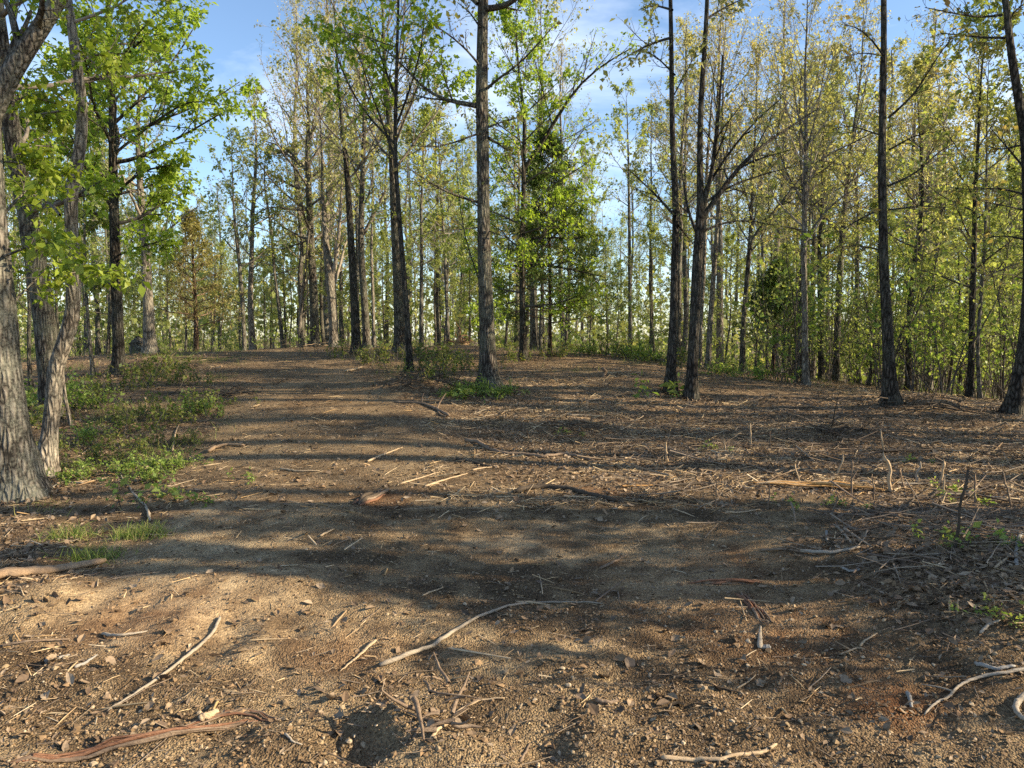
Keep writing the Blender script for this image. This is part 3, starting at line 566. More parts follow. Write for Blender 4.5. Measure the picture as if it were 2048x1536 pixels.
T('oak_tree', 'dark slim oak standing forward of the pale forked tree', [(713, 708), (708, 600), (703, 500), (699, 430), (692, 330), (685, 260), (676, 180)], [22, 17, 16, 14, 11, 9, 6], 9.6, 'oak', 4.2, 18, 2.8, seed=14, bark=BARK_DARK, lscale=1.1)
T('forked_tree', 'brown trunk with a dead grey side stem behind the dark slim oak', [(734, 694), (729, 600), (722, 500), (724, 400), (728, 300), (730, 220)], [18, 16, 14, 12, 10, 7], 10.2, 'yellow', 4.4, 18, 2.8, d=25, bark=BARK_OAK, limbs=[([(726, 470), (742, 440), (756, 415), (768, 385)], 8, 4)], seed=15, lscale=1.2)
T('slender_tree', 'pencil-thin pale tree just right of the trunk with the dead stem', [(748, 694), (746, 600), (742, 500), (745, 420)], [8, 7, 6, 4], 8.5, 'green', 4.4, 10, 1.6, d=26, bark=BARK_PALE, seed=16, lscale=1.1)
T('oak_tree', 'thick dark oak trunk behind the slim leaning maple', [(801, 708), (797, 600), (793, 500), (788, 400), (785, 300), (775, 200), (768, 120)], [29, 24, 22, 20, 17, 13, 9], 10.5, 'yellow', 4.6, 20, 3.2, d=20, bark=BARK_OAK, seed=17, lscale=1.1)
T('maple_tree', 'slim smooth maple leaning left with dark green leaves high up', [(820, 748), (815, 650), (808, 560), (800, 450), (795, 380), (790, 300), (793, 200), (795, 100), (798, -20)], [16, 13, 12, 11, 10, 9, 8, 7, 5], 9.2, 'maple', 4.4, 15, 2.1, bark=BARK_DARK,
  limbs=[([(794, 330), (770, 260), (740, 180), (715, 100)], 5, 2), ([(793, 250), (820, 180), (845, 90), (850, 20)], 5, 2), ([(792, 290), (730, 230), (680, 140), (660, 60)], 5, 2), ([(793, 200), (760, 110), (735, 30)], 5, 2)], seed=18, lscale=1.05, leafmul=.6)
T('slender_tree', 'thin dark tree left of the big centre trunk with green sprays', [(843, 704), (842, 600), (843, 500), (842, 420), (846, 330)], [11, 9, 7, 6, 4], 6.4, 'green', 2.2, 16, 1.8, d=21, seed=19)
T('slender_tree', 'thin grey tree rising behind the upturned root mound', [(897, 702), (893, 600), (889, 500), (884, 420), (880, 330)], [9, 8, 7, 6, 4], 8.0, 'green', 2.8, 15, 2.2, d=26, seed=20, lscale=1.1)
T('hickory_tree', 'big central trunk with flared mossy foot rising out of the photo', [(979, 780), (976, 720), (973, 640), (970, 560), (967, 480), (966, 400), (965, 300), (963, 200), (964, 100), (966, 0), (967, -90)], [52, 37, 34, 31, 29, 28, 28, 27, 25, 23, 22], 14.5, 'bronze', 7.2, 16, 3.4, d=13,
  limbs=[([(952, 213), (905, 206), (868, 195), (834, 165), (800, 122), (760, 90)], 8, 2), ([(952, 209), (900, 200), (845, 197), (820, 185)], 6, 2), ([(976, 176), (990, 160), (1022, 142), (1062, 105), (1100, 60)], 6, 1.5), ([(975, 17), (1000, 16), (1020, 8), (1040, -8), (1080, -60)], 13, 7), ([(955, 8), (940, -5), (910, -50)], 8, 4),
         ([(976, 262), (955, 266), (905, 288), (862, 296), (820, 290)], 5, 1.5), ([(975, 255), (1000, 245), (1035, 235)], 4, 1.5), ([(958, 405), (905, 390), (850, 360), (810, 330)], 6, 1.5), ([(976, 275), (1000, 290), (1016, 302)], 6, 2), ([(957, 128), (935, 100), (900, 70), (845, 35)], 5, 1.5), ([(960, 55), (940, 25), (915, 5)], 4, 1.5),
         ([(972, 460), (1000, 470), (1030, 480)], 3, 1), ([(958, 455), (910, 460), (860, 462)], 3, 1), ([(958, 560), (930, 480), (918, 400), (912, 320)], 3, 1)], seed=21, bark=BARK_OAK, ksides=24, rough=.02, leafmul=.7)
T('maple_tree', 'green maple with layered low boughs right of the big central trunk', [(1047, 720), (1045, 640), (1044, 560), (1045, 480), (1046, 420), (1048, 300), (1050, 240), (1040, 170), (1033, 90)], [19, 14, 13, 12, 11, 9, 8, 6, 4], 8.6, 'maple', 1.2, 34, 2.2, bark=BARK_DARK,
  limbs=[([(1047, 480), (1090, 473), (1150, 478), (1205, 470)], 6, 1.5), ([(1047, 532), (1000, 530), (945, 538)], 5, 1.5), ([(1047, 530), (1100, 530), (1170, 545), (1210, 555)], 6, 1.5), ([(1050, 335), (1082, 290), (1112, 240), (1150, 172), (1200, 130), (1265, 95)], 9, 2), ([(1047, 600), (1000, 610), (950, 620)], 3, 1), ([(1047, 610), (1110, 620), (1170, 630)], 3, 1), ([(1048, 420), (1110, 400), (1180, 400)], 5, 1.5)], seed=22, lscale=.8, leafmul=.75)
T('oak_tree', 'brown trunk standing close behind the layered green maple', [(1068, 706), (1066, 640), (1064, 560), (1066, 450), (1072, 330), (1085, 200)], [17, 14, 13, 12, 10, 7], 11, 'oak', 4.6, 20, 3.2, d=23.5, seed=23, lscale=1.1)
T('cedar_tree', 'dark young cedar with drooping layered boughs behind the layered maple', [(1100, 710), (1100, 640), (1100, 560), (1098, 480), (1097, 400), (1096, 320)], [10, 8, 7, 6, 4, 2], 5.6, 'layer', .75, 52, 1.75, d=18.7, seed=24, conic=True)
T('slender_tree', 'tall thin tree with a small fresh green top right of the cedar', [(1262, 700), (1259, 600), (1258, 480), (1257, 400), (1256, 330), (1254, 270)], [9, 8, 7, 6, 5, 3], 9.6, 'green', 5.2, 14, 1.6, d=27, seed=25, lscale=1.0)
T('oak_tree', 'straight dark trunk with a left-reaching leafy bough, left of a close pair', [(1340, 784), (1345, 700), (1350, 600), (1352, 500), (1355, 430), (1348, 330), (1346, 200), (1345, 80), (1342, -60)], [26, 20, 17, 16, 15, 13, 11, 10, 8], 11.5, 'oak', 6.8, 12, 2.6, bark=BARK_DARK,
  limbs=[([(1350, 432), (1312, 390), (1282, 362), (1258, 338)], 6, 2), ([(1345, 75), (1305, 85), (1262, 108), (1225, 130)], 6, 1.5), ([(1345, 20), (1310, 10), (1280, 18)], 5, 1.5), ([(1350, 150), (1310, 110), (1280, 100)], 4, 1.5), ([(1356, 450), (1372, 470), (1385, 485)], 4, 2), ([(1348, 190), (1380, 130), (1400, 90)], 3, 1)], seed=26, leafmul=.7)
T('oak_tree', 'dark forked oak, right trunk of the close pair, long limb sweeping right', [(1383, 799), (1385, 700), (1390, 600), (1394, 500), (1399, 430), (1397, 330), (1400, 200), (1408, 100), (1412, 0), (1414, -60)], [29, 23, 22, 24, 17, 13, 12, 10, 9, 8], 11.5, 'oak', 6.8, 12, 2.6, bark=BARK_DARK,
  limbs=[([(1402, 440), (1440, 385), (1500, 302), (1545, 280), (1590, 245), (1640, 215)], 12, 2), ([(1402, 430), (1422, 360), (1432, 290), (1440, 200), (1445, 110)], 10, 3), ([(1400, 465), (1450, 443), (1500, 440), (1545, 450)], 6, 1.5), ([(1392, 462), (1375, 420), (1362, 330)], 7, 2), ([(1398, 400), (1440, 330), (1500, 250), (1570, 190)], 7, 1.5), ([(1405, 410), (1450, 375), (1520, 350), (1600, 330)], 6, 1.5), ([(1410, 40), (1440, 20), (1480, 0)], 5, 2)], seed=27, leafmul=.55)
T('oak_tree', 'tall straight dark trunk standing alone before the shrubs on the right', [(1783, 810), (1775, 720), (1770, 640), (1764, 540), (1765, 430), (1762, 330), (1765, 230), (1770, 130), (1770, 0), (1770, -60)], [36, 26, 23, 20, 18, 17, 15, 13, 12, 11], 12.5, 'bronze', 7.0, 12, 2.8, bark=BARK_DARK,
  limbs=[([(1766, 110), (1740, 75), (1712, 52), (1690, 50)], 4, 1.5), ([(1760, 500), (1738, 494), (1700, 490), (1660, 500)], 4, 1), ([(1760, 418), (1720, 438), (1680, 462)], 5, 1.5), ([(1776, 236), (1830, 190), (1870, 120), (1900, 80)], 5, 1.5), ([(1776, 372), (1830, 350), (1880, 300), (1920, 280)], 5, 1.5), ([(1762, 110), (1720, 105), (1690, 115)], 3, 1), ([(1776, 420), (1840, 412), (1900, 415)], 4, 1), ([(1778, 300), (1830, 270), (1880, 262)], 4, 1), ([(1760, 270), (1700, 250), (1650, 262)], 3, 1)], seed=28, ksides=16, leafmul=.5)
T('oak_tree', 'dark trunk curving along the right edge with twiggy boughs reaching left', [(2022, 830), (2038, 740), (2050, 640), (2053, 540), (2052, 400), (2045, 270), (2030, 200), (2012, 100), (2000, 0), (1990, -70)], [36, 28, 26, 24, 22, 20, 18, 15, 13, 12], 11.5, 'bronze', 6.8, 12, 2.6, bark=BARK_DARK,
  limbs=[([(2010, 76), (1962, 75), (1920, 70), (1880, 66)], 5, 1.5), ([(2004, 30), (1960, 36), (1900, 25), (1850, 15)], 5, 1.5), ([(2045, 290), (2000, 300), (1970, 290)], 4, 1.5), ([(2052, 390), (2000, 375), (1950, 380), (1900, 375)], 5, 1.5), ([(2050, 420), (2000, 410), (1960, 400)], 4, 1), ([(2052, 340), (2010, 290), (1980, 255)], 5, 1.5), ([(2052, 480), (2010, 470), (1950, 480)], 4, 1), ([(2053, 560), (2010, 545), (1960, 560)], 3, 1), ([(2005, 60), (2030, 20), (2060, 0)], 5, 2)], seed=29, ksides=16, leafmul=.35)
T('poplar_tree', 'slim sunlit tree with white lower bark and upswept yellow-tan crown', [(1613, 770), (1611, 700), (1610, 620), (1608, 520), (1610, 400), (1613, 330), (1615, 250), (1612, 150), (1615, 50)], [16, 14, 13, 12, 11, 10, 8, 5, 3], 8.0, 'yellow', 2.6, 22, 2.6, bark=BARK_PALE,
  limbs=[([(1612, 478), (1650, 420), (1700, 382), (1755, 352)], 5, 1.5), ([(1612, 345), (1650, 310), (1720, 280), (1770, 250)], 5, 1.5), ([(1612, 420), (1570, 340), (1540, 240)], 4, 1.5), ([(1612, 300), (1590, 200), (1580, 100)], 4, 1), ([(1614, 300), (1640, 200), (1655, 90)], 4, 1)], seed=30, lscale=.95, leafmul=1.2)
T('oak_tree', 'slim tree with a limb bending right at mid height, left of the dark cedar', [(1485, 750), (1487, 650), (1495, 550), (1500, 490), (1504, 440), (1508, 360), (1512, 280), (1516, 200)], [14, 11, 10, 10, 8, 6, 5, 3], 7.6, 'yellow', 2.8, 18, 2.4, d=18, bark=BARK_OAK, limbs=[([(1500, 488), (1520, 450), (1558, 415), (1610, 340), (1640, 310)], 8, 2), ([(1504, 440), (1490, 380), (1470, 320)], 4, 1)], seed=31)
T('slender_tree', 'pale narrow trunk just behind the forked oak of the close pair', [(1399, 740), (1401, 650), (1406, 560), (1410, 450), (1413, 340), (1420, 230)], [12, 10, 9, 8, 7, 4], 8.2, 'bronze', 3.6, 16, 2.0, d=19, bark=BARK_PALE, seed=32)
T('slender_tree', 'pale tan trunk leaning right, second behind the forked oak', [(1416, 740), (1420, 650), (1426, 560), (1432, 460), (1440, 340), (1446, 220)], [14, 12, 11, 9, 7, 5], 8.6, 'yellow', 3.6, 18, 2.4, d=18.5, bark=BARK_PALE, seed=33)
T('slender_tree', 'dark upright trunk in the shrubs near the right edge', [(1939, 806), (1944, 700), (1945, 600), (1949, 500), (1948, 420), (1952, 300)], [16, 14, 13, 11, 10, 7], 7.4, 'green', 1.8, 20, 2.0, d=14, bark=BARK_DARK, seed=34, lscale=.95)
T('slender_tree', 'thin pale trunk crossing beside the dark upright one near the right edge', [(1960, 806), (1955, 700), (1962, 600), (1968, 480), (1976, 380)], [9, 8, 8, 7, 5], 6.6, 'oakg', 2.0, 15, 1.8, d=13.8, bark=BARK_GREY, seed=35)
T('slender_tree', 'crooked dark trunk just right of the tall lone trunk', [(1818, 760), (1815, 680), (1820, 600), (1832, 520), (1842, 460), (1850, 380)], [15, 13, 12, 11, 10, 7], 7.4, 'oak', 2.8, 16, 2.2, d=17, bark=BARK_DARK, seed=36)
T('slender_tree', 'thin tan trunk leaning right in the shrubs, right of the crooked one', [(1858, 760), (1858, 660), (1866, 560), (1878, 440), (1886, 340)], [10, 9, 9, 7, 5], 7.4, 'yellow', 3.0, 15, 2.0, d=17, bark=BARK_PALE, seed=37)
T('oak_tree', 'brown trunk close behind the white-barked slim tree', [(1600, 742), (1602, 640), (1603, 520), (1606, 420)], [14, 13, 11, 9], 8, 'oak', 3.4, 16, 2.2, d=19, seed=38)
T('oak_tree', 'grey-brown trunk right of the white-barked tree leaning gently right', [(1672, 745), (1674, 640), (1680, 500), (1690, 380), (1704, 270)], [15, 14, 13, 10, 7], 10, 'yellow', 3.6, 20, 2.8, d=20, bark=BARK_GREY, seed=39)
T('slender_tree', 'narrow brown trunk midway between white-barked tree and lone dark trunk', [(1718, 750), (1716, 640), (1715, 520), (1720, 420)], [11, 10, 9, 7], 8.6, 'green', 3.0, 16, 2.0, d=21, seed=40)
T('slender_tree', 'twin thin brown trunk second from the white-barked tree on its right', [(1642, 742), (1641, 620), (1640, 500), (1646, 400)], [11, 10, 9, 7], 8, 'oak', 3.2, 14, 2.0, d=20, seed=41)
T('cedar_tree', 'dark bushy cedar between the slim leaning tree and white-barked tree', [(1545, 744), (1548, 680), (1552, 600), (1556, 530)], [9, 8, 6, 3], 3.2, 'cedar', 1.1, 40, 1.1, d=20, seed=42, conic=True)
T('cedar_tree', 'bronze-green cedar with pale trunks at the crest left of the trail', [(392, 700), (390, 620), (386, 540), (382, 470)], [11, 9, 6, 3], 4.4, 'cedar', .8, 42, 1.4, d=23, seed=43, conic=True, leaf=LF_CEDARB, leafmul=.55)
NICK = []
for q, s in enumerate(MAIN):
    rng = np.random.default_rng(100 + s['seed']); sp = SP[s['sp']]
    base, TP, TR, d = trunk_from_px(s['pts'], s['ws'], s['d'], s['Ht'], rng, n=64 if s['kw'].get('ksides', 12) > 12 else 34)
    ex = [px_limb(p_, w0, w1, d, base, rng) for p_, w0, w1 in s['limbs']]
    if d > 21 and 'l3' not in s['kw'] and not s['kw'].get('conic'): s['kw']['l3'] = 4; s['kw']['leafmul'] = s['kw'].get('leafmul', 1.0) * 1.3
    parts = build_tree(rng, TP, TR, sp, s['z0'], s['n1'], s['Lmax'], ex, **{**s['kw'], 'leafmul': s['kw'].get('leafmul', 1.0) * (.55 if s['sp'] in ('oak', 'oakg', 'green') else .42 if s['sp'] in ('yellow', 'bronze') else .9)})
    add_tree(s['name'], s['label'], 'tree', base, parts, sp, s['leaf'], s['bark'], split=d < 21, nx_=len(ex))
    s['base'] = base
fx, fy = [], []
for s in MAIN:
    if s['base'][1] < 22:
        r_ = s['ws'][0] * s['base'][1] / FPX / 2; n_ = int(30 + 500 * r_); a_ = rs.uniform(0, 6.283, n_); q_ = r_ * 1.1 + np.abs(rs.normal(0, .16, n_)); fx.append(s['base'][0] + q_ * np.cos(a_)); fy.append(s['base'][1] + q_ * np.sin(a_))
fx, fy = np.concatenate(fx), np.concatenate(fy); scatter('leaf_litter', M_LITTER, LEAFP, fx, fy, rs.uniform(.03, .08, len(fx)), rs, .5, .35, 'dead leaves drifted against the feet of the trunks')
print('main tree tris', STAT['t'])

# ------------------------------------------------------------------ woodland trees: prototypes copied one by one
def proto_trunk(rng, Ht, r0, n=22, wob=.035):
    z = np.linspace(0, Ht, n); P = np.stack([np.cumsum(rng.normal(0, wob, n)), np.cumsum(rng.normal(0, wob, n)), z], 1); P[:, :2] -= P[0, :2]
    for _ in range(2): P[1:-1] = .25 * P[:-2] + .5 * P[1:-1] + .25 * P[2:]
    Rr = r0 * (1 - .86 * (z / Ht) ** 1.1) * (1 + .4 * np.exp(-z / .16))
    return np.concatenate([[P[0] - [0, 0, .5]], P]), np.concatenate([[Rr[0]], Rr])
PROTO = {}
def proto(key, sp, Ht, r0, z0, n1, Lmax, seed, leafmat=None, bark=None, **kw):
    rng = np.random.default_rng(seed); TP, TR = proto_trunk(rng, Ht, r0); s = SP[sp]
    (tV, tF), limbs, (cV, cF, mi) = build_tree(rng, TP, TR, s, z0, n1, Lmax, ksides=9, **kw)
    V, F = join([(tV, tF)] + limbs)
    bk = bark or s['bark']; PROTO[key] = (mk_mesh('trunk', V, F, [bk, LIMBMAT[bk.name]], np.arange(len(F)) >= len(tF)), mk_mesh('crown', cV, cF, [LIMBMAT[bk.name], leafmat or s['leaf']], mi), Ht); STAT['t'] += 2 * (len(F) + len(cF))
K = dict(lscale=.95, twig=1.05, leafmul=.72)
proto('oa', 'oak', 12, .115, 4.4, 18, 2.5, 201, **K); proto('ob', 'oakg', 12, .10, 4.0, 17, 2.2, 202, **K)
proto('ya', 'yellow', 12, .11, 4.6, 19, 2.6, 203, **{**K, 'leafmul': .5, 'lscale': 1.1}); proto('yb', 'yellow', 12, .095, 4.0, 17, 2.4, 204, bark=BARK_OAK, **{**K, 'leafmul': .5, 'lscale': 1.1})
proto('ga', 'green', 12, .10, 3.8, 18, 2.4, 205, **K); proto('gb', 'green', 12, .09, 4.6, 15, 2.0, 206, bark=BARK_OAK, **K)
proto('ba', 'bare', 12, .12, 4.8, 20, 2.8, 207, **{**K, 'leafmul': 1.0}); proto('za', 'bronze', 12, .10, 4.4, 20, 2.7, 208, lscale=1.3, twig=1.3, leafmul=.7)
proto('ma', 'maple', 7, .06, 1.5, 18, 2.0, 209, lscale=.85, leafmul=.62, leafmat=LF_GREEN); proto('ca', 'cedar', 5, .07, .6, 46, 1.3, 210, conic=True, lscale=1.2)
PWORD = dict(oa='olive-leaved brown', ob='olive-leaved grey', ya='tan-leaved grey', yb='tan-leaved brown', ga='green-leaved grey', gb='green-leaved brown', ba='nearly bare pale', za='bronze-leaved brown', ma='low leafy green', ca='dark evergreen')
rw = np.random.default_rng(55)
WOODS = []
def place(key, x, y, Ht, rz):
    tm, cm_, H0 = PROTO[key]; s = Ht / H0; z = float(H(x, y)); o = obj('woodland_tree' if key not in ('ma', 'ca') else ('understory_tree' if key == 'ma' else 'cedar_tree'), None, None, (x, y, z), rz)
    w = s * rw.uniform(.9, 1.15); o.scale = (w, w, s)
    obj('trunk', tm, o); obj('crown', cm_, o); px, row = to_px(x, y, z); WOODS.append([o, key, x, y, px]); return o
def top_row(px): return np.interp(px, [-200, 0, 150, 380, 480, 600, 680, 800, 950, 1100, 1200, 1290, 1360, 1500, 1700, 1900, 2250], [60, 90, 160, 330, 330, 300, 90, 120, 200, 150, 250, 240, 60, 70, 60, 120, 130])
used = [(s['base'][0], s['base'][1]) for s in MAIN]
tries = 0; cnt = 0
while cnt < 98 and tries < 6000:
    tries += 1; y = rw.uniform(22, 52); x = rw.uniform(-.86, .86) * y
    p = float(path_m(np.array(x), np.array(y)));
    if p > .2 and y < 34: continue
    if x < 2.5 and y < 29: continue
    if any((x - a_) ** 2 + (y - b_) ** 2 < (1.5 if y < 34 else 1.9) ** 2 for a_, b_ in used): continue
    px, row = to_px(x, y, float(H(x, y)))
    keys = ['oa', 'ob', 'ga', 'gb', 'ga', 'ba', 'yb'] if px < 700 else (['oa', 'ga', 'gb', 'ya', 'ob', 'ga'] if px < 1250 else ['ya', 'yb', 'oa', 'ya', 'za', 'ob', 'gb', 'oa'])
    key = keys[rw.integers(len(keys))]; tr = top_row(px) + abs(rw.normal(0, 110)) + rw.uniform(-20, 50)
    Ht = CAMH + (676 - tr) * y / FPX - float(H(x, y)); Ht = float(np.clip(Ht, 5.5, 20))
    place(key, x, y, Ht, rw.uniform(0, 6.28)); used.append((x, y)); cnt += 1
for px, d, tr in [(655, 38, -40), (600, 41, 40), (1440, 30, 10), (1560, 33, -10), (1860, 29, 60), (1130, 34, 120)]:
    p_ = at(px, 690, d); place('ba', float(p_[0]), float(d), float(CAMH + (676 - tr) * d / FPX - float(H(p_[0], d))), rw.uniform(0, 6.28))
# low leafy trees and small cedars under the canopy
for px, d, Ht, key in [(60, 14, 5.0, 'ma'), (15, 19, 6, 'ma'), (120, 22, 6, 'ma'), (215, 26, 6.5, 'ma'), (340, 30, 5, 'ma'), (440, 31, 4.5, 'ma'), (530, 33, 4.5, 'ma'), (580, 34, 5, 'ma'), (690, 33, 5, 'ma'), (770, 30, 4.5, 'ma'), (870, 31, 5.5, 'ma'), (940, 29, 5, 'ma'), (1010, 27, 5.5, 'ma'),
                       (1130, 26, 5.8, 'ma'), (1180, 29, 5, 'ma'), (1230, 33, 4.5, 'ma'), (1310, 27, 5, 'ma'), (1450, 25, 4.5, 'ma'), (1570, 22, 3.8, 'ma'), (1660, 24, 5, 'ma'), (1740, 18, 4.5, 'ma'), (1790, 22, 5, 'ma'), (1900, 16.5, 4.5, 'ma'), (1920, 20, 5.5, 'ma'), (2010, 18, 5.5, 'ma'), (1990, 23, 6, 'ma'), (1850, 25, 6, 'ma'), (2090, 15, 4.5, 'ma')]:
    p_ = at(px, 700, d); place(key, float(p_[0]), float(d), Ht, rw.uniform(0, 6.28))
for i in range(32):                                                  # understory beyond the crest
    y = rw.uniform(31, 58); x = rw.uniform(-.8, .8) * y
    if float(path_m(np.array(x), np.array(y))) < .2: place('ma', x, y, rw.uniform(4.0, 7.5), rw.uniform(0, 6.28))
for i in range(62):                                                  # deeper woods
    y = rw.uniform(50, 92); x = rw.uniform(-.82, .82) * y; px, row = to_px(x, y, float(H(x, y))); tr = top_row(px) + 60 + abs(rw.normal(0, 110))
    place(['ga', 'oa', 'gb', 'ob', 'ya', 'ga'][i % 6], x, y, float(np.clip(CAMH + (676 - tr) * y / FPX - float(H(x, y)), 8, 24)), rw.uniform(0, 6.28))
# trees standing off to the right of the view, whose trunks and crowns shade the clearing
for x, y, Ht, key in [(8.2, 5.5, 19, 'ba'), (7.6, 3.9, 18, 'ba'), (9.6, 3.3, 19, 'ba'), (6.6, 4.3, 4.2, 'ma'), (7.4, 3.9, 5.2, 'ma'), (6.9, 5.0, 3.8, 'ma'), (6.3, 5.4, 3.2, 'ma'), (8.4, 4.4, 5.4, 'ma'), (5.0, 2.9, 2.5, 'ma'), (5.4, 3.5, 2.8, 'ma'), (11, 8.5, 18, 'ba'), (12.5, 7.4, 18, 'yb'), (10.4, 6.6, 19, 'ba'), (15, 9.4, 17, 'ba'), (14.5, 11.3, 17, 'ya'), (17.5, 12.6, 16, 'ga'), (17, 4.4, 17, 'ba'), (21, 7.8, 17, 'ya'),
                      (26, 11, 16, 'ob'), (23, 19, 15, 'oa'), (31, 16, 16, 'ya'), (12, 10.5, 7, 'ma'), (14, 8.2, 8, 'ma')]:
    place(key, x, y, Ht, rw.uniform(0, 6.28))
def ordn(i): return ['first', 'second', 'third', 'fourth', 'fifth', 'sixth', 'seventh', 'eighth', 'ninth', 'tenth', 'eleventh', 'twelfth', 'thirteenth', 'fourteenth', 'fifteenth', 'sixteenth', 'seventeenth', 'eighteenth', 'nineteenth', 'twentieth'][i] if i < 20 else None
NICKN = [(38, 'left-edge oak'), (235, 'bright maple'), (300, 'stump trunk'), (505, 'bent pale tree'), (630, 'domed oak'), (713, 'dark slim oak'), (801, 'thick dark oak'), (979, 'big central trunk'), (1047, 'layered maple'), (1262, 'thin green-topped tree'), (1340, 'close pair'), (1485, 'bending slim tree'), (1613, 'white-barked tree'), (1783, 'lone dark trunk'), (1939, 'dark upright trunk'), (2022, 'right-edge trunk')]
cnts = {}
for o, key, x, y, px in sorted(WOODS, key=lambda w_: w_[4]):
    if key == 'ca': grp = 'small evergreens in the woods'
    elif key == 'ma': grp = 'low leafy trees under the canopy'
    else: grp = 'trees of the surrounding woods'
    if px > 2060 or px < -10 or y < 10:
        side = 'right' if px > 1000 or y < 10 else 'left'; kk = (side, key, 'off'); i = cnts.get(kk, 0); cnts[kk] = i + 1
        lab = f'{PWORD[key]} tree beyond the {side} frame edge, {ordn(i) or "last"} such'
    else:
        nk = max([n_ for n_ in NICKN if n_[0] <= px + 1], default=(0, 'photo\'s left border'))[1]; kk = (nk, key); i = cnts.get(kk, 0); cnts[kk] = i + 1
        lab = f'{PWORD[key]} tree in back woods, {ordn(i)} such right of the {nk}'
    tag(o, lab, 'tree', grp)
print('woods', len(WOODS), 'tris so far', STAT['t'])

# ------------------------------------------------------------------ far wood: one mass beyond the crest
def far_wood():
    rng = np.random.default_rng(77); n = 90; y = rng.uniform(75, 115, n); x = rng.uniform(-.95, .95, n) * y
    z = H(x, y); px, _ = to_px(x, y, z); tr = top_row(px) + 120 + np.abs(rng.normal(0, 90, n)); Ht = np.clip(CAMH + (676 - tr) * y / FPX - z, 7, 22)
    S = np.stack([x, y, z - .4], 1); D = np.tile([0, 0, 1.0], (n, 1)) + rng.normal(0, .03, (n, 3)); P, Rr = grow(rng, S, D, Ht, rng.uniform(.09, .2, n), 8, .1, .03, .15)
    s2, d2, L2, r2, q = children(rng, P, Rr, 14, .3, .5, 1.1, .28, .45, np.arange(n)); P2, R2 = grow(rng, s2, d2, L2, r2, 5, .08, .12, .3)
    s3, d3, L3, r3, q3 = children(rng, P2, R2, 4, .25, .5, 1.1, .5, .6, q); P3, R3 = grow(rng, s3, d3, L3, np.maximum(r3, .012), 3, .05, .12, .5)
    wood = join([tubes(P, Rr, 6), tubes(P2, R2, 3)]); tw = tubes(P3, R3, 3)
    lv = leaf_quads(rng, P3, 4, .2, asp=.7)
    kind = rng.integers(0, 3, n)[q3]; lk = np.repeat(kind, 4)
    NL = 2100; yl = rng.uniform(36, 105, NL); xl = rng.uniform(-.95, .95, NL) * yl; Sl = np.stack([xl, yl, H(xl, yl)], 1)
    Pl, Rl = grow(rng, Sl, np.tile([0, 0, 1.], (NL, 1)) + rng.normal(0, .2, (NL, 3)), rng.uniform(2.0, 8.0, NL) * (.6 + yl / 110), np.full(NL, .02), 5, .05, .12, .4); ll = leaf_quads(rng, Pl, 34, .32, tmin=.15, asp=.7); ll[0][:] += np.repeat(rng.normal(0, .55, (len(ll[0]) // 4, 3)), 4, 0)
    V, F = join([wood, tw, tubes(Pl[:, ::2], Rl[:, ::2], 3), lv, ll]); mi = np.concatenate([np.zeros(len(wood[1]) + len(tw[1]) + NL * 6), 1 + lk, np.where(rng.random(len(ll[1])) < .6, 1, 2)])
    me = mk_mesh('far_wood', V, F, [LIMBMAT['bark_grey'], LF_GREEN, LF_OLIVE, LF_YELLOW], mi); tag(obj('far_wood', me), 'distant spring woodland filling the gaps beyond the crest', None, None, 'stuff'); STAT['t'] += 2 * len(F)
far_wood(); print('after far wood', STAT['t'])

# ------------------------------------------------------------------ shrubs and low plants
SHR = {}
def shrub_proto(key, seed, nst, h, nb, lf, ls, mat, spread=.25, bark=BARK_DARK, asp=.6):
    rng = np.random.default_rng(seed); S = rng.normal(0, spread * .4, (nst, 3)); S[:, 2] = -.03
    P, Rr = grow(rng, S, np.tile([0, 0, 1.], (nst, 1)) + rng.normal(0, spread, (nst, 3)), h * rng.uniform(.55, 1.1, nst), np.full(nst, .004 + h * .0028), 7, .03, .10, .3)
    s2, d2, L2, r2, q = children(rng, P, Rr, nb, .15, .5, 1.2, .38, .55, np.arange(nst)); P2, R2 = grow(rng, s2, d2, L2, np.maximum(r2, .002), 4, .02, .14, .5)
    w = join([tubes(P, Rr, 5), tubes(P2, R2, 3)]); lv = leaf_quads(rng, P2, lf, ls, tmin=.1, droop=.15, asp=asp)
    SHR[key] = (mk_mesh('stem', *w, [LIMBMAT[bark.name]]), mk_mesh('leaves', *lv, [mat]), h)
shrub_proto('tall', 301, 4, 2.6, 9, 8, .075, LF_SHRUB, .2); shrub_proto('tallb', 302, 3, 3.2, 11, 8, .075, LF_GREEN, .14); shrub_proto('mid', 303, 6, 1.3, 7, 9, .06, LF_SHRUB, .3)
shrub_proto('low', 304, 12, .33, 5, 7, .032, LF_LOW, .45); shrub_proto('lowb', 305, 14, .28, 5, 8, .035, LF_SHRUB, .5); shrub_proto('sprout', 306, 4, .20, 4, 4, .05, LF_SHRUB, .35); shrub_proto('bare', 307, 8, .6, 5, 1, .03, LF_LOW, .4)
SHW = dict(tall='tall leafy shrub', tallb='thin-stemmed green sapling', mid='waist-high green shrub', low='low olive bush', lowb='low green bush', sprout='small green sprout', bare='bare twiggy bush')
SHN = dict(tall='shrub', tallb='sapling', mid='shrub', low='low_bush', lowb='low_bush', sprout='seedling', bare='twiggy_bush')
SHL = []
def shrub(key, x, y, s, rng, label=None):
    o = obj(SHN[key], None, None, (x, y, float(H(x, y))), rng.uniform(0, 6.28)); o.scale = (s, s, s * rng.uniform(.85, 1.15)); st, lv, h = SHR[key]; tag(obj('stems', st, o), kind='stuff'); obj('leaves', lv, o)
    SHL.append([o, key, to_px(x, y, float(H(x, y))), label]); return o
rg = np.random.default_rng(88)
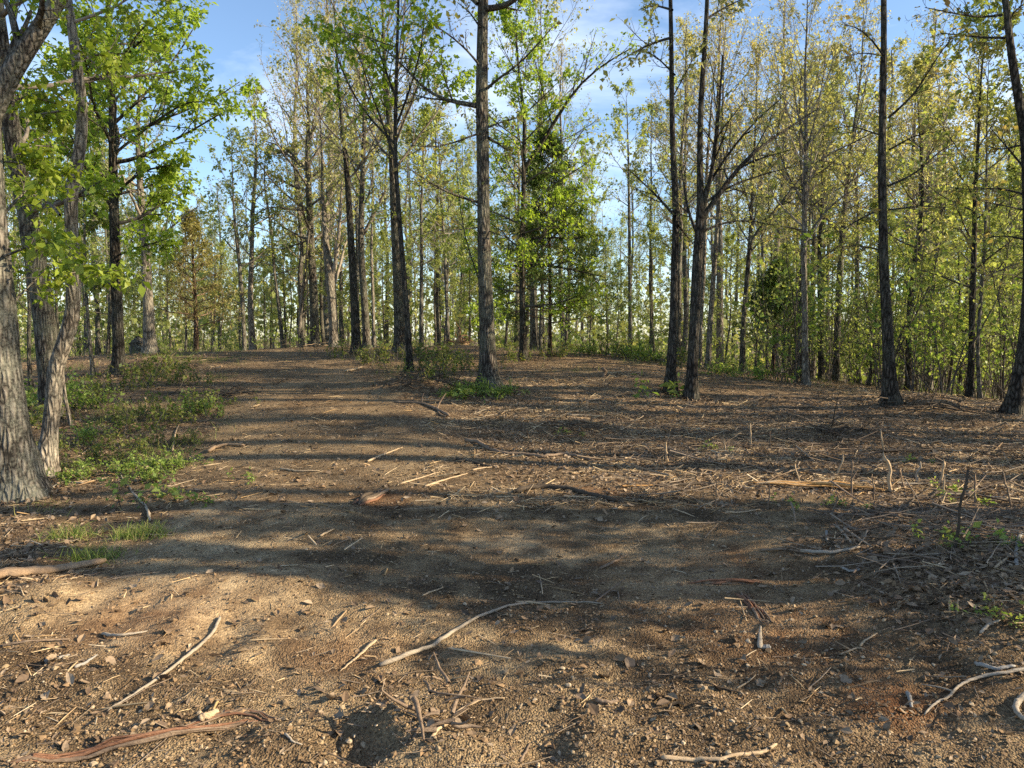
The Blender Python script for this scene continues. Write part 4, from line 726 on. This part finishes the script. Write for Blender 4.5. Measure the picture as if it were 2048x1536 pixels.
for i in range(58):                                                  # thicket along the right edge of the clearing
    u = rg.random(); px = 1500 + 560 * u; d = rg.uniform(14.6, 24) - 1.6 * u; p_ = at(px, 760, d); shrub(['tall', 'tallb', 'tall', 'tallb', 'mid', 'tallb'][i % 6], float(p_[0]), float(d), rg.uniform(.7, 1.5), rg)
for i in range(22):                                                  # crest greenery
    px = rg.uniform(1080, 1560); d = rg.uniform(20.5, 30); p_ = at(px, 700, d); shrub(['mid', 'mid', 'lowb'][i % 3], float(p_[0]), float(d), rg.uniform(.4, .8), rg)
for i in range(26):
    px = rg.uniform(-20, 620); d = rg.uniform(23, 34); p_ = at(px, 700, d); shrub(['mid', 'tall', 'mid', 'bare'][i % 4], float(p_[0]), float(d), rg.uniform(.5, .9), rg)
for px, row, key, s in [(150, 960, 'lowb', .9), (240, 945, 'lowb', 1.0), (330, 940, 'lowb', .9), (290, 965, 'lowb', .9), (370, 935, 'lowb', .6), (300, 1000, 'sprout', 1.3), (340, 1005, 'sprout', 1.1), (130, 905, 'low', 1), (190, 880, 'lowb', 1.1), (250, 860, 'low', 1.2), (300, 840, 'low', 1.2), (230, 900, 'low', .9), (350, 850, 'low', 1), (400, 830, 'lowb', 1.2), (430, 815, 'low', 1.1), (380, 825, 'low', 1.1),
                        (160, 820, 'lowb', 1.6), (120, 800, 'lowb', 1.6), (200, 790, 'low', 1.3), (260, 780, 'low', 1.5), (320, 760, 'low', 1.6), (370, 770, 'low', 1.4), (290, 750, 'low', 1.4), (350, 740, 'low', 1.5), (410, 760, 'bare', .9), (440, 800, 'bare', .8), (230, 820, 'bare', .8), (60, 860, 'low', 1.3), (55, 820, 'lowb', 1.8), (380, 890, 'low', .6), (320, 890, 'low', .8), (180, 930, 'low', .9), (270, 915, 'low', .9),
                        (930, 790, 'lowb', .9), (955, 788, 'lowb', 1.1), (985, 795, 'lowb', 1.0), (1010, 790, 'lowb', .8), (900, 795, 'lowb', .7), (940, 800, 'sprout', 1.5), (880, 720, 'low', 1.6), (850, 745, 'low', 1.5), (900, 735, 'low', 1.6), (870, 760, 'low', 1.2), (930, 745, 'low', 1.4), (1030, 725, 'low', 1.4), (760, 725, 'low', 1.5), (790, 735, 'bare', 1.0), (740, 730, 'low', 1.3), (770, 715, 'bare', 1.1), (830, 715, 'low', 1.5), (710, 725, 'bare', .9),
                        (1210, 712, 'low', 1.8), (1260, 716, 'lowb', 1.8), (1300, 722, 'lowb', 1.7), (1180, 709, 'lowb', 1.6), (1360, 735, 'low', 1.6), (1440, 750, 'lowb', 1.5), (1530, 760, 'lowb', 1.4), (1330, 790, 'sprout', 2.0), (1120, 715, 'low', 1.6), (620, 712, 'bare', 1.2), (690, 715, 'low', 1.4),
                        (1575, 1010, 'sprout', .5), (1672, 1012, 'sprout', .6), (1900, 985, 'sprout', .6), (1965, 1010, 'sprout', .6), (1880, 1075, 'sprout', .6), (1990, 1095, 'sprout', .8), (1905, 1090, 'sprout', .5), (1420, 900, 'sprout', .6), (1820, 925, 'sprout', .5), (1985, 1230, 'sprout', .4), (2040, 1250, 'sprout', .4), (490, 960, 'sprout', .6), (1130, 870, 'sprout', .6)]:
    g = G(px, row); shrub(key, g[0], g[1], s, rg)
cnts = {}; LANDM = [(0, 'photo\'s left border')] + NICKN
for o, key, (px, row), lab in sorted(SHL, key=lambda s_: s_[2][0]):
    nk = max([n_ for n_ in LANDM if n_[0] <= px + 1], default=(0, 'photo\'s left border'))[1]; band = 'at the wood\'s edge' if row < 780 else ('in the clearing' if row < 880 else 'in the foreground'); kk = (nk, key, band); i = cnts.get(kk, 0); cnts[kk] = i + 1
    tag(o, f'{SHW[key]} {band}, {ordn(i) or "one beyond twelfth"} right of the {nk}', {'sapling': 'sapling', 'seedling': 'seedling'}.get(SHN[key], 'shrub'), {'tall': 'shrubs', 'tallb': 'saplings', 'mid': 'shrubs', 'low': 'low bushes', 'lowb': 'low bushes', 'sprout': 'green sprouts', 'bare': 'twiggy bushes'}[key] + ' around the clearing')
def blades(rng, n, x, y, h):
    z = H(x, y); S = np.stack([x, y, z], 1); D = np.tile([0, 0, 1.], (n, 1)) + rng.normal(0, .45, (n, 3)); P, Rr = grow(rng, S, D, h, np.full(n, .0022) + h * .006, 4, -.18, .08, .15)
    s = nrm(np.cross(D, rng.normal(0, 1, (n, 3)))); A = P + s[:, None] * Rr[..., None]; B = P - s[:, None] * Rr[..., None]; V = np.stack([A, B], 2).reshape(-1, 3)
    b = (np.arange(n) * 8)[:, None] + (np.arange(3) * 2)[None]; return V, np.stack([b, b + 1, b + 3, b + 2], -1).reshape(-1, 4)
for (px, row, k_, lab) in [(140, 1076, 220, 'small grass tuft in the shade, left of the rock-side tuft'), (280, 1072, 420, 'wider bright grass tuft by a pale clod on the track\'s left margin'), (185, 1122, 320, 'dark grass tuft behind the split orange slab'), (100, 940, 350, 'grass clump growing at the feet of the left-edge trunks')]:
    g = G(px, row); n = k_; x = g[0] + rg.normal(0, .11, n); y = g[1] + rg.normal(0, .07, n); V, F = blades(rg, n, x, y, rg.uniform(.05, .15, n)); V -= g
    tag(obj('grass_tuft', mk_mesh('grass_tuft', V, F, [LF_GRASS]), None, tuple(g)), lab, 'grass tuft', 'grass tufts')
x, y = wedge(60000, 6, 30, 1.2, rg); p, l, c, g_ = masks(x, y); k = rg.random(len(x)) < g_ * .8; x, y = x[k], y[k]; V, F = blades(rg, len(x), x, y, rg.uniform(.05, .16, len(x)) * (1 + y / 30))
tag(obj('grass', mk_mesh('grass', V, F, [LF_GRASS])), 'thin spring grass and weeds between the leaf litter', None, None, 'stuff'); print('grass', len(x))

# ------------------------------------------------------------------ sticks, split wood, stubs
rd = np.random.default_rng(99)
def stick(name, label, cat, pts, w0, w1, mat, lift=.5, flat=1.0, rough=.06, n=None, k=8, side=(), group=None, arch=0.0, straight=False):
    P = np.array([G(px, r_) for px, r_ in pts]); d = P[:, 1].mean(); r0, r1 = w0 * d / FPX / 2, w1 * d / FPX / 2
    n = n or max(10, int(len(pts) * 5)); A = resample(P, n); zz = H(A[:, 0], A[:, 1]); rr = np.linspace(r0, r1, n) * (1 + rd.normal(0, .035, n))
    A[:, 2] = np.maximum(A[:, 2], zz * .6 + A[:, 2] * .4) + rr * lift + arch * np.sin(np.linspace(0, math.pi, n)); A[1:-1] += rd.normal(0, r0 * .12, (n - 2, 3))
    if straight: A[:, 2] = np.linspace(zz[0], zz[-1], n) + rr * lift; A[:, 2] += max(0, float((zz - A[:, 2]).max()) + r1 * .3 * flat)
    rr[0] *= .7; rr[-1] *= .55; base = A[0].copy(); base[2] = float(H(base[0], base[1]))
    V, F = tubes((A - base)[None], rr[None], k, rng=rd, rough=rough)
    if flat != 1: sp_ = np.repeat(A - base, k, 0); V[:, 2] = sp_[:, 2] + (V[:, 2] - sp_[:, 2]) * flat
    caps = [np.array([list(range(k))[::-1]]), np.array([list(range((n - 1) * k, n * k))])]
    me = mk_mesh(name, V, [F] + caps, [mat])
    if not side: return tag(obj(name, me, None, tuple(base)), label, cat, group)
    root = obj(name, None, None, tuple(base)); tag(root, label, cat, group); obj('stem', me, root)
    for spts, sw0, sw1, up in side:
        Q = np.array([G(px, r_) for px, r_ in spts[:1]] + [at(px, r_, G(*spts[0])[1] + .05 * i) if up else G(px, r_) for i, (px, r_) in enumerate(spts[1:], 1)]); Q[:, 2] += r0 * lift
        q = resample(Q, 8); V, F = tubes((q - base)[None], np.linspace(sw0, sw1, 8)[None] * d / FPX / 2, 6, rng=rd, rough=rough); obj('side_branch', mk_mesh('side_branch', V, F, [mat]), root)
    return root
stick('long_stick', 'long thin bent stick lying diagonally in the left foreground', 'stick', [(440, 1238), (428, 1268), (396, 1302), (330, 1352), (270, 1390), (215, 1425)], 8, 5, W_DRIFT, 1.0)
stick('long_stick', 'long curved tan stick across the middle of the foreground track', 'stick', [(760, 1338), (820, 1316), (868, 1300), (905, 1270), (950, 1240), (1010, 1218), (1070, 1208), (1140, 1207), (1205, 1211)], 9, 3, W_DRIFT, 1.2)
stick('wood_splinter', 'short pale splinter beside the lower end of the curved tan stick', 'splinter', [(752, 1286), (722, 1312), (680, 1345)], 9, 3, W_PALE, .9, .5)
stick('split_slab', 'orange-brown split wood slab at the left border', 'wood slab', [(-30, 1168), (40, 1155), (120, 1142), (212, 1130)], 38, 24, W_TAN, .8, .5, .07, k=6, straight=True)
stick('wood_chunk', 'small pale broken wood chunk on the reddish bark strip', 'wood chunk', [(398, 1448), (416, 1440), (434, 1428)], 18, 12, W_PALE, .9, .8, .15)
stick('crooked_branch', 'long crooked brown branch in mid clearing, below the central trunk', 'branch', [(930, 884), (955, 888), (978, 902), (1008, 910), (1050, 912), (1090, 916), (1130, 910), (1160, 918), (1192, 926)], 9, 5, W_BROWN, 1.0)
stick('dark_stick', 'short dark forked stick just below the long crooked branch', 'stick', [(912, 920), (950, 927), (978, 934), (1004, 932)], 5, 3, W_DARK, .9, side=[([(1004, 932), (1006, 928), (1009, 924)], 3, 1.5, True)])
stick('forked_branch', 'broken branch with raised twigs lying left of the central trunk\'s foot', 'branch', [(788, 806), (845, 808), (872, 820), (898, 835)], 4, 7, W_BROWN, 1.0, side=[([(874, 822), (878, 808), (892, 788)], 4, 2, True), ([(845, 808), (843, 800), (848, 788)], 3, 1.5, True), ([(876, 824), (880, 832), (893, 836)], 4, 3, False)])
stick('bent_wood', 'bright tan bent piece of peeled wood on the left of the trail', 'wood piece', [(416, 908), (432, 898), (455, 893), (490, 894)], 9, 5, W_TAN, 1.2, .8)
stick('rotten_log', 'dark splintered rotten log in the middle of the clearing', 'log', [(1030, 988), (1060, 980), (1090, 977), (1140, 981), (1175, 992), (1235, 1004)], 11, 9, W_DARK, .9, side=[([(1072, 978), (1082, 968), (1100, 962)], 6, 2, True), ([(1060, 980), (1040, 986), (1026, 988)], 8, 4, False), ([(1078, 978), (1092, 970), (1104, 960)], 4, 1.5, True), ([(1150, 984), (1165, 977), (1180, 973)], 4, 2, True)])
stick('wood_strip', 'dark thin broken branch left of the orange heartwood strip', 'branch', [(1310, 975), (1380, 972), (1440, 968)], 7, 5, W_DARK, .9)
stick('wood_strip', 'red-orange splinter running between rotten log and dark broken branch', 'splinter', [(1235, 974), (1280, 973), (1330, 972)], 7, 4, W_ORANGE, .5, .6)
stick('white_branch', 'smooth white bare branch entering from the lower right border', 'branch', [(2060, 1340), (2010, 1352), (1955, 1360), (1920, 1372), (1898, 1398), (1870, 1416), (1848, 1434)], 8, 4, W_WHITE, 1.3, side=[([(1904, 1390), (1880, 1382), (1842, 1377)], 4, 2, False)])
stick('white_root', 'short thick bleached root at the lower right border', 'root', [(2056, 1398), (2034, 1412), (2030, 1430), (2052, 1450)], 14, 10, W_WHITE, 1.2)
stick('bleached_stick', 'wavy bleached stick near the bottom right of the track', 'stick', [(1322, 1524), (1380, 1526), (1440, 1528), (1500, 1514), (1530, 1508), (1553, 1497)], 10, 7, W_PALE, .9)
stick('wood_wedge', 'white wedge-shaped wood chip standing out on the right of the track', 'wood chip', [(1521, 1256), (1520, 1278), (1519, 1302)], 4, 12, W_WHITE, 1.0, .6)
stick('stone_chip', 'small grey stick end touching the white wedge chip', 'stick', [(1519, 1301), (1530, 1301), (1540, 1303)], 7, 10, W_GREY, .8)
stick('grey_stick', 'short blue-grey stick piece near the lower right', 'stick', [(1814, 1390), (1818, 1402), (1824, 1420)], 9, 7, W_GREY, 1.0)
for i, (pts, w0, w1, m, lab) in enumerate([
    ([(1600, 1105), (1660, 1110), (1720, 1098)], 9, 6, W_WHITE, 'pale branch lying in the dark leaves on the right'), ([(1520, 1105), (1570, 1102), (1610, 1108)], 6, 4, W_BROWN, 'thin brown stick left of the pale branch in dark leaves'), ([(1672, 1055), (1690, 1072), (1702, 1088)], 6, 4, W_WHITE, 'short white curved stick above the pale branch'), ([(1652, 1064), (1653, 1074), (1654, 1084)], 5, 5, W_GREY, 'tiny upright-lying grey stick left of white curved stick'),
    ([(2048, 1065), (2036, 1085), (2030, 1120), (2035, 1140)], 8, 6, W_GREY, 'grey curved branch at the right border above the leaves'), ([(1960, 1270), (1975, 1258), (2000, 1248)], 7, 5, W_WHITE, 'short white stick in leaves at the right border'), ([(1990, 1140), (2010, 1122), (2022, 1110)], 6, 4, W_PALE, 'pale stick leaning over leaves at the right border'), ([(1950, 1330), (1990, 1345), (2030, 1338)], 10, 7, W_GREY, 'grey stick parallel above the smooth white branch'), ([(1680, 1140), (1700, 1146), (1722, 1142)], 6, 5, W_GREY, 'small grey stick below the pale branch in dark leaves'),
    ([(1720, 1300), (1728, 1285), (1755, 1268)], 5, 3, W_PALE, 'thin crossed pale twig mid right'), ([(1682, 1312), (1712, 1300), (1730, 1302)], 4, 3, W_PALE, 'thin tan twig below the crossed pale twig'), ([(1380, 1365), (1430, 1378), (1495, 1392)], 5, 3, W_DARK, 'thin dark stick lying low on the right track'), ([(1475, 1382), (1500, 1368), (1512, 1356)], 4, 2, W_PALE, 'pale twig branching from thin dark stick'), ([(640, 1075), (655, 1068), (668, 1060)], 5, 3, W_PALE, 'short pale twig on the sunlit track'), ([(845, 1195), (866, 1186), (886, 1179)], 4, 3, W_PALE, 'small pale twig above the curved tan stick'),
    ([(735, 925), (765, 912), (806, 895)], 5, 2, W_PALE, 'pale diagonal splinter on the trail left of centre'), ([(560, 940), (600, 945), (640, 943)], 5, 3, W_PALE, 'pale lying splinter on the left of the trail'), ([(850, 975), (890, 962), (935, 948)], 5, 2, W_PALE, 'long pale splinter above the rotten wood chunk'), ([(800, 970), (840, 958), (880, 945)], 4, 2, W_PALE, 'second pale splinter above the rotten wood chunk'), ([(945, 942), (965, 938), (985, 935)], 4, 2, W_PALE, 'tiny pale splinter below the dark forked stick'), ([(1140, 833), (1170, 833), (1208, 834)], 5, 3, W_PALE, 'pale straight splinter right of the central trunk foot'),
    ([(300, 1045), (296, 1020), (268, 990), (245, 960), (236, 935)], 5, 3, W_WHITE, 'thin white bent twig arching through the left bushes'), ([(170, 970), (120, 965), (95, 985)], 4, 3, W_WHITE, 'arched white twig at the left-edge trunk foot'), ([(345, 905), (350, 870), (358, 850)], 4, 2, W_PALE, 'thin leaning stick in the left bushes'), ([(1760, 905), (1850, 903), (1960, 905), (2010, 912)], 6, 4, W_DARK, 'long dark branch lying flat on the far right'), ([(1880, 992), (1960, 996), (2048, 1002)], 7, 5, W_WHITE, 'white branch lying at right behind the dark leaves'), ([(1890, 988), (1930, 985), (1975, 988)], 5, 4, W_PALE, 'pale splinter behind the white lying branch on the right'),
    ([(1720, 965), (1790, 968), (1870, 972)], 5, 4, W_WHITE, 'thin white branch behind the splintered stub'), ([(1450, 1030), (1490, 1026), (1520, 1020)], 5, 3, W_PALE, 'pale twig below the orange heartwood strip'), ([(205, 1272), (240, 1278), (295, 1264)], 8, 4, W_WHITE, 'bleached bark chip in the left foreground'), ([(90, 1330), (118, 1320), (140, 1312)], 9, 4, W_GREY, 'grey curled bark chip in the left foreground'), ([(150, 1342), (172, 1328), (195, 1312)], 8, 4, W_GREY, 'grey wood sliver right of the curled bark chip'), ([(0, 1295), (60, 1285), (140, 1280)], 6, 4, W_BROWN, 'brown twig lying at the left foreground border'),
    ([(860, 1490), (880, 1462), (910, 1445), (950, 1438)], 8, 4, W_PALE, 'bent pale root twig at bottom centre'), ([(825, 1488), (842, 1460), (850, 1440)], 6, 3, W_BROWN, 'brown root twig left of the bent pale one'), ([(910, 1430), (960, 1405), (1010, 1398)], 6, 3, W_PALE, 'straight pale twig at bottom centre'), ([(1040, 1530), (1050, 1510), (1060, 1495)], 7, 4, W_BROWN, 'short brown twig at the bottom edge'), ([(1190, 1410), (1215, 1415), (1235, 1408)], 12, 6, W_BROWN, 'brown curled bark flake on sunlit gravel'), ([(570, 1470), (585, 1492), (605, 1500)], 6, 3, W_WHITE, 'thin white twig right of the reddish bark strip'), ([(1085, 1190), (1082, 1165), (1078, 1150)], 3, 2, W_PALE, 'tiny upright-lying pale twig in the wide shadow'),
    ([(1200, 1140), (1230, 1125), (1255, 1112)], 6, 4, W_BROWN, 'brown stick lying in the shade right of centre'), ([(690, 745), (715, 740), (725, 735)], 5, 3, W_PALE, 'pale crooked branch by the far trail side'), ([(1860, 1000), (1880, 980), (1895, 962)], 5, 3, W_DARK, 'dark stick leaning near the right stubs'), ([(1795, 1030), (1830, 1000), (1862, 975)], 4, 3, W_DARK, 'thin dark stick slanting up behind the leaf bank')]):
    stick('stick', lab, 'stick', pts, w0, w1, m, 1.0, .9)
def shreds(name, label, cat, pts, w, mats, ns=6, spread=1.0, up=0.0):
    P0 = np.array([G(px, r_) for px, r_ in pts]); d = P0[:, 1].mean(); r = w * d / FPX / 2; base = P0[0].copy(); root = obj(name, None, None, tuple(base)); tag(root, label, cat)
    for i in range(ns):
        n = 12; A = resample(P0, 40); a_, b_ = sorted(rd.uniform(0, 1, 2)); a_, b_ = max(0, a_ - .25), min(1, b_ + .35); A = A[int(a_ * 28):max(int(b_ * 40), int(a_ * 28) + 10)]; A = resample(A, n)
        A[:, :2] += rd.normal(0, r * .8 * spread, 2) + np.cumsum(rd.normal(0, r * .22 * spread, (n, 2)), 0); rr = r * rd.uniform(.22, .55) * np.interp(np.linspace(0, 1, n), [0, .15, .8, 1], [.35, 1, .8, .1])
        A[:, 2] = H(A[:, 0], A[:, 1]) + up + rr * .6 + abs(rd.normal(0, r * .5)) * np.sin(np.linspace(0, math.pi, n)); V, F = tubes((A - base)[None], rr[None], 6, rng=rd, rough=.12)
        obj('strand', mk_mesh('strand', V, F, [mats[i % len(mats)]]), root)
    return root
def stub(px, row, hpx, wpx, lean, mat, label, fork=False):
    g = G(px, row); d = g[1]; h = hpx * d / FPX; r = wpx * d / FPX / 2 * .72; lean = lean + rd.normal(0, hpx * .10); n = 9; t = np.linspace(0, 1, n)
    P = np.stack([lean * d / FPX * t ** 1.2 + np.cumsum(rd.normal(0, r * .5, n)), np.cumsum(rd.normal(0, r * .5, n)), -.05 + (h + .05) * t], 1); P[:, 0] -= P[0, 0]
    V, F = tubes(P[None], (r * np.linspace(1.15, .75, n))[None], 7, rng=rd, rough=.12); tip = V.reshape(n, 7, 3)
    tip[-1, :, 2] += rd.uniform(-.6, 1.0, 7) * min(h * .3, .07)                        # torn end
    V = tip.reshape(-1, 3); cap = [np.array([list(range((n - 1) * 7, n * 7))])]
    if not fork: return tag(obj('sapling_stub', mk_mesh('sapling_stub', V, [F] + cap, [mat]), None, tuple(g)), label, 'stub', 'torn sapling stubs in the clearing')
    root = obj('sapling_stub', None, None, tuple(g)); tag(root, label, 'stub', 'torn sapling stubs in the clearing'); obj('stem', mk_mesh('stem', V, [F] + cap, [mat]), root)
    Q = np.stack([np.linspace(0, r * 5, 5), np.zeros(5), np.linspace(h * .55, h * .85, 5)], 1) + np.array([P[5, 0], P[5, 1], 0]); V, F = tubes(Q[None], (r * np.linspace(.8, .5, 5))[None], 6); obj('side_branch', mk_mesh('side_branch', V, F, [mat]), root); return root
shreds('bark_strip', 'long shredded reddish bark strip lying at bottom left', 'bark strip', [(20, 1534), (120, 1522), (220, 1500), (330, 1480), (400, 1462), (470, 1455), (520, 1440)], 17, [W_RED, W_BROWN, W_RED, W_BROWN], 12, .9)
shreds('bark_strip', 'thin dark bark fibres lying above the reddish bark strip', 'bark strip', [(340, 1470), (420, 1438), (500, 1425), (560, 1442)], 13, [W_BROWN, W_RED], 6, 1.2)
shreds('wood_chunk', 'crumbling dark rotten wood chunk left of the rotten log', 'wood chunk', [(716, 1010), (738, 1002), (758, 992), (772, 982)], 22, [W_DARK, W_RED, W_BROWN], 9, .6)
shreds('bark_strip', 'crumbly red-brown bark piece on the right of the track', 'bark strip', [(1378, 1170), (1420, 1168), (1470, 1170), (1530, 1165)], 13, [W_RED, W_BROWN, W_TAN], 7, .8)
shreds('bark_strip', 'ragged bark row pointing down toward the white wedge chip', 'bark strip', [(1475, 1190), (1495, 1208), (1515, 1230), (1530, 1245)], 14, [W_BROWN, W_RED], 8, 1.0)
shreds('wood_strip', 'orange heartwood strip split along the ground on the right', 'wood strip', [(1508, 972), (1560, 974), (1620, 978), (1700, 982), (1766, 986)], 15, [W_ORANGE, W_ORANGE, W_PALE], 14, .5, .03)
for px, row, hp, wp, ln, m, lab, fk in [(1502, 892, 42, 5, -4, W_PALE, 'tall pale stub standing alone in sunlit litter, right of the close pair', 0), (1338, 922, 32, 5, -2, W_PALE, 'pale stub nearest below the close pair of oaks', 0), (1371, 928, 36, 3, 2, W_BROWN, 'thin brown stub just right of the pale stub below the close pair', 0), (1541, 893, 26, 4, -3, W_BROWN, 'short brown stub right of the tall lone pale stub', 0), (1566, 880, 30, 3, 4, W_BROWN, 'thin far stub second right of the tall lone pale stub', 0),
        (1780, 984, 72, 11, -10, W_PALE, 'tallest splintered stub with red torn foot', 0), (1704, 994, 64, 6, 2, W_BROWN, 'forked stub in front of the orange heartwood strip', 1), (1668, 950, 40, 6, 16, W_PALE, 'torn-headed stub behind the orange heartwood strip', 0), (1602, 968, 34, 4, 0, W_PALE, 'short straight stub behind the heartwood strip\'s left end', 0), (1748, 1000, 44, 5, 0, W_BROWN, 'dark thin stub between forked and tallest stubs', 0), (1834, 966, 38, 7, 14, W_WHITE, 'white slanted stub right of the tallest splintered stub', 0), (1882, 968, 42, 7, 0, W_PALE, 'upright pale stub with chewed top on the right', 0), (1768, 900, 34, 5, -2, W_PALE, 'thin pale stub in the far straw behind the tallest stub', 0),
        (1812, 980, 36, 5, -12, W_BROWN, 'leaning brown stub right of the tallest one', 0), (1888, 992, 34, 5, 8, W_PALE, 'low pale stub in front of the chewed-top stub', 0), (1946, 1010, 50, 7, 8, W_BROWN, 'crooked brown stub near the right border', 0), (2026, 1015, 66, 6, -20, W_BROWN, 'tall leaning stub closest to the right border', 0), (1906, 1098, 150, 8, 14, W_DARK, 'tall dark crooked stem in the shaded leaves on the right', 0), (1536, 1018, 40, 4, 0, W_BROWN, 'thin stub below the heartwood strip\'s left end', 0), (1430, 1015, 46, 3, 2, W_BROWN, 'thin twig stub standing left of the heartwood strip', 0), (1660, 1030, 34, 5, 12, W_BROWN, 'dark leaning stub at the edge of the shaded leaf bank', 0), (1450, 905, 22, 4, 1, W_PALE, 'very short stub between the close pair\'s stubs and lone tall stub', 0),
        (1896, 1228, 28, 6, 6, W_PALE, 'short stub at the lower leaf bank on the right', 0), (1910, 1228, 26, 5, 0, W_PALE, 'second short stub at the lower leaf bank', 0), (290, 822, 28, 6, -1, W_PALE, 'short tan stub in the bushes left of the trail', 0), (1182, 845, 12, 4, 2, W_BROWN, 'tiny stub right of the central trunk in the far litter', 0), (1205, 752, 14, 12, 2, W_BROWN, 'small broad stump on the far rise right of centre', 0)]:
    stub(px, row, hp, wp, ln, m, lab, fk)
# weathered stump beside the pale trunk, and the upturned root mound on the crest
def lump(rng, rx, ry, h, n=14, k=18, rough=.12, p=1.6):
    t = np.linspace(0, 1, n); an = np.arange(k) * 2 * math.pi / k; rr = (1 - t ** p)[:, None] * np.ones(k) * (1 + rng.normal(0, rough, (n, k)))
    V = np.stack([rx * rr * np.cos(an), ry * rr * np.sin(an), (h * t)[:, None] - .1 + rng.normal(0, h * .03, (n, k))], -1).reshape(-1, 3)
    i = (np.arange(n - 1) * k)[:, None]; j = np.arange(k)[None]; return V, np.stack([i + j, i + (j + 1) % k, i + k + (j + 1) % k, i + k + j], -1).reshape(-1, 4)
g = at(278, 706, 20.5); g[2] = float(H(g[0], g[1])); V, F = lump(rd, .24, .24, .55, p=6, rough=.1)
tag(obj('tree_stump', mk_mesh('tree_stump', V, F, [BARK_GREY]), None, tuple(g)), 'weathered grey stump left of the pale brown trunk', 'stump')
g = at(922, 694, 26); g[2] = float(H(g[0], g[1])); root = obj('root_mound', None, None, tuple(g)); tag(root, 'brown upturned root mound with soil on the crest left of the central trunk', 'root mound')
V, F = lump(rd, .42, .35, .62, rough=.18, p=1.3); obj('soil', mk_mesh('soil', V, F, [M_CLOD]), root)
for i in range(14):
    S = np.array([[rd.normal(0, .15), rd.normal(-.1, .1), rd.uniform(.1, .5)]]); P, Rr = grow(rd, S, np.array([[rd.normal(0, 1), rd.normal(-.3, .5), rd.normal(.2, .5)]]), np.array([rd.uniform(.3, .7)]), np.array([.02]), 6, -.1, .25, .3); obj('root', mk_mesh('root', *tubes(P, Rr, 5), [W_RED]), root)
def brush(px, row, d, n, L_, label, mat):
    g = at(px, row, d) if d else G(px, row); g[2] = float(H(g[0], g[1])); root = obj('brush_heap', None, None, tuple(g)); tag(root, label, 'brush heap', 'heaps of cut brush')
    for i in range(n):
        S = np.array([[rd.normal(0, L_ * .35), rd.normal(0, L_ * .2), abs(rd.normal(.04, .07))]]); P, Rr = grow(rd, S, np.array([[rd.normal(0, 1), rd.normal(0, .5), rd.normal(.1, .22)]]), np.array([rd.uniform(.3, 1.0) * L_]), np.array([rd.uniform(.004, .014)]), 7, -.04, .14, .3)
        P[0, :, 2] = np.maximum(P[0, :, 2], .01); obj('twig', mk_mesh('twig', *tubes(P, Rr, 4), [mat]), root)
brush(600, 694, 27, 30, 1.6, 'pale heap of cut brush on the crest by the twin-stemmed tree', W_PALE); brush(842, 778, None, 28, .9, 'dark brushy heap left of the central trunk foot', W_DARK); brush(470, 790, None, 26, .9, 'dark heap of thin brush on the left trail side', W_DARK); brush(330, 735, None, 22, 1.2, 'brown brush heap on the left rise before the cedar', W_BROWN)
brush(1690, 866, None, 20, .6, 'small dark root heap in the straw on the right', W_DARK); brush(1855, 818, None, 22, .8, 'dark brush heap right of the lone dark trunk', W_DARK); brush(1560, 748, 18.5, 20, 1.0, 'dark brush heap under the bushy cedar', W_DARK); brush(880, 1455, None, 16, .25, 'tangle of fine rootlets at bottom centre', W_BROWN); brush(1150, 862, None, 18, .5, 'small twig heap right below the central trunk', W_DARK)
# larger single dead leaves and stones in the foreground
for px, row, s, lab in [(660, 1408, .10, 'large curled grey dead leaf left of bottom centre'), (678, 1440, .06, 'smaller dead leaf below the large curled grey one'), (930, 1452, .07, 'brown dead leaf among rootlets at bottom centre'), (1210, 1362, .07, 'brown dead leaf on gravel right of centre'), (1690, 1372, .07, 'pale upright dead leaf on the lower right track'), (1680, 1395, .06, 'pale flat dead leaf below the upright one'), (222, 1335, .07, 'pinkish dead leaf in the left foreground'), (105, 1330, .08, 'torn white dead leaf in the left foreground'), (1890, 1250, .08, 'cupped dead leaf on the shaded leaf bank'), (1780, 1075, .08, 'broad grey dead leaf on the shaded leaf bank'), (830, 1400, .06, 'flat tan dead leaf above bottom centre')]:
    g = G(px, row); V, F = dead_leaf(rd, 9); V = V * s * 1.05; V[:, 2] *= 1.5; V = np.einsum('ij,vj->vi', eul(np.array(rd.uniform(0, 6.28)), np.array(rd.normal(0, .4)), np.array(rd.normal(0, .4))), V); V[:, 2] -= V[:, 2].min() - .004
    tag(obj('dead_leaf', mk_mesh('dead_leaf', V, F, [M_LITTER]), None, tuple(g)), lab, 'leaf', 'large dead leaves')
print('total tree tris', STAT['t'], 'objects', len(bpy.data.objects))

print('TRIS', sum(len(m.loops) - 2 * len(m.polygons) for m in bpy.data.meshes))
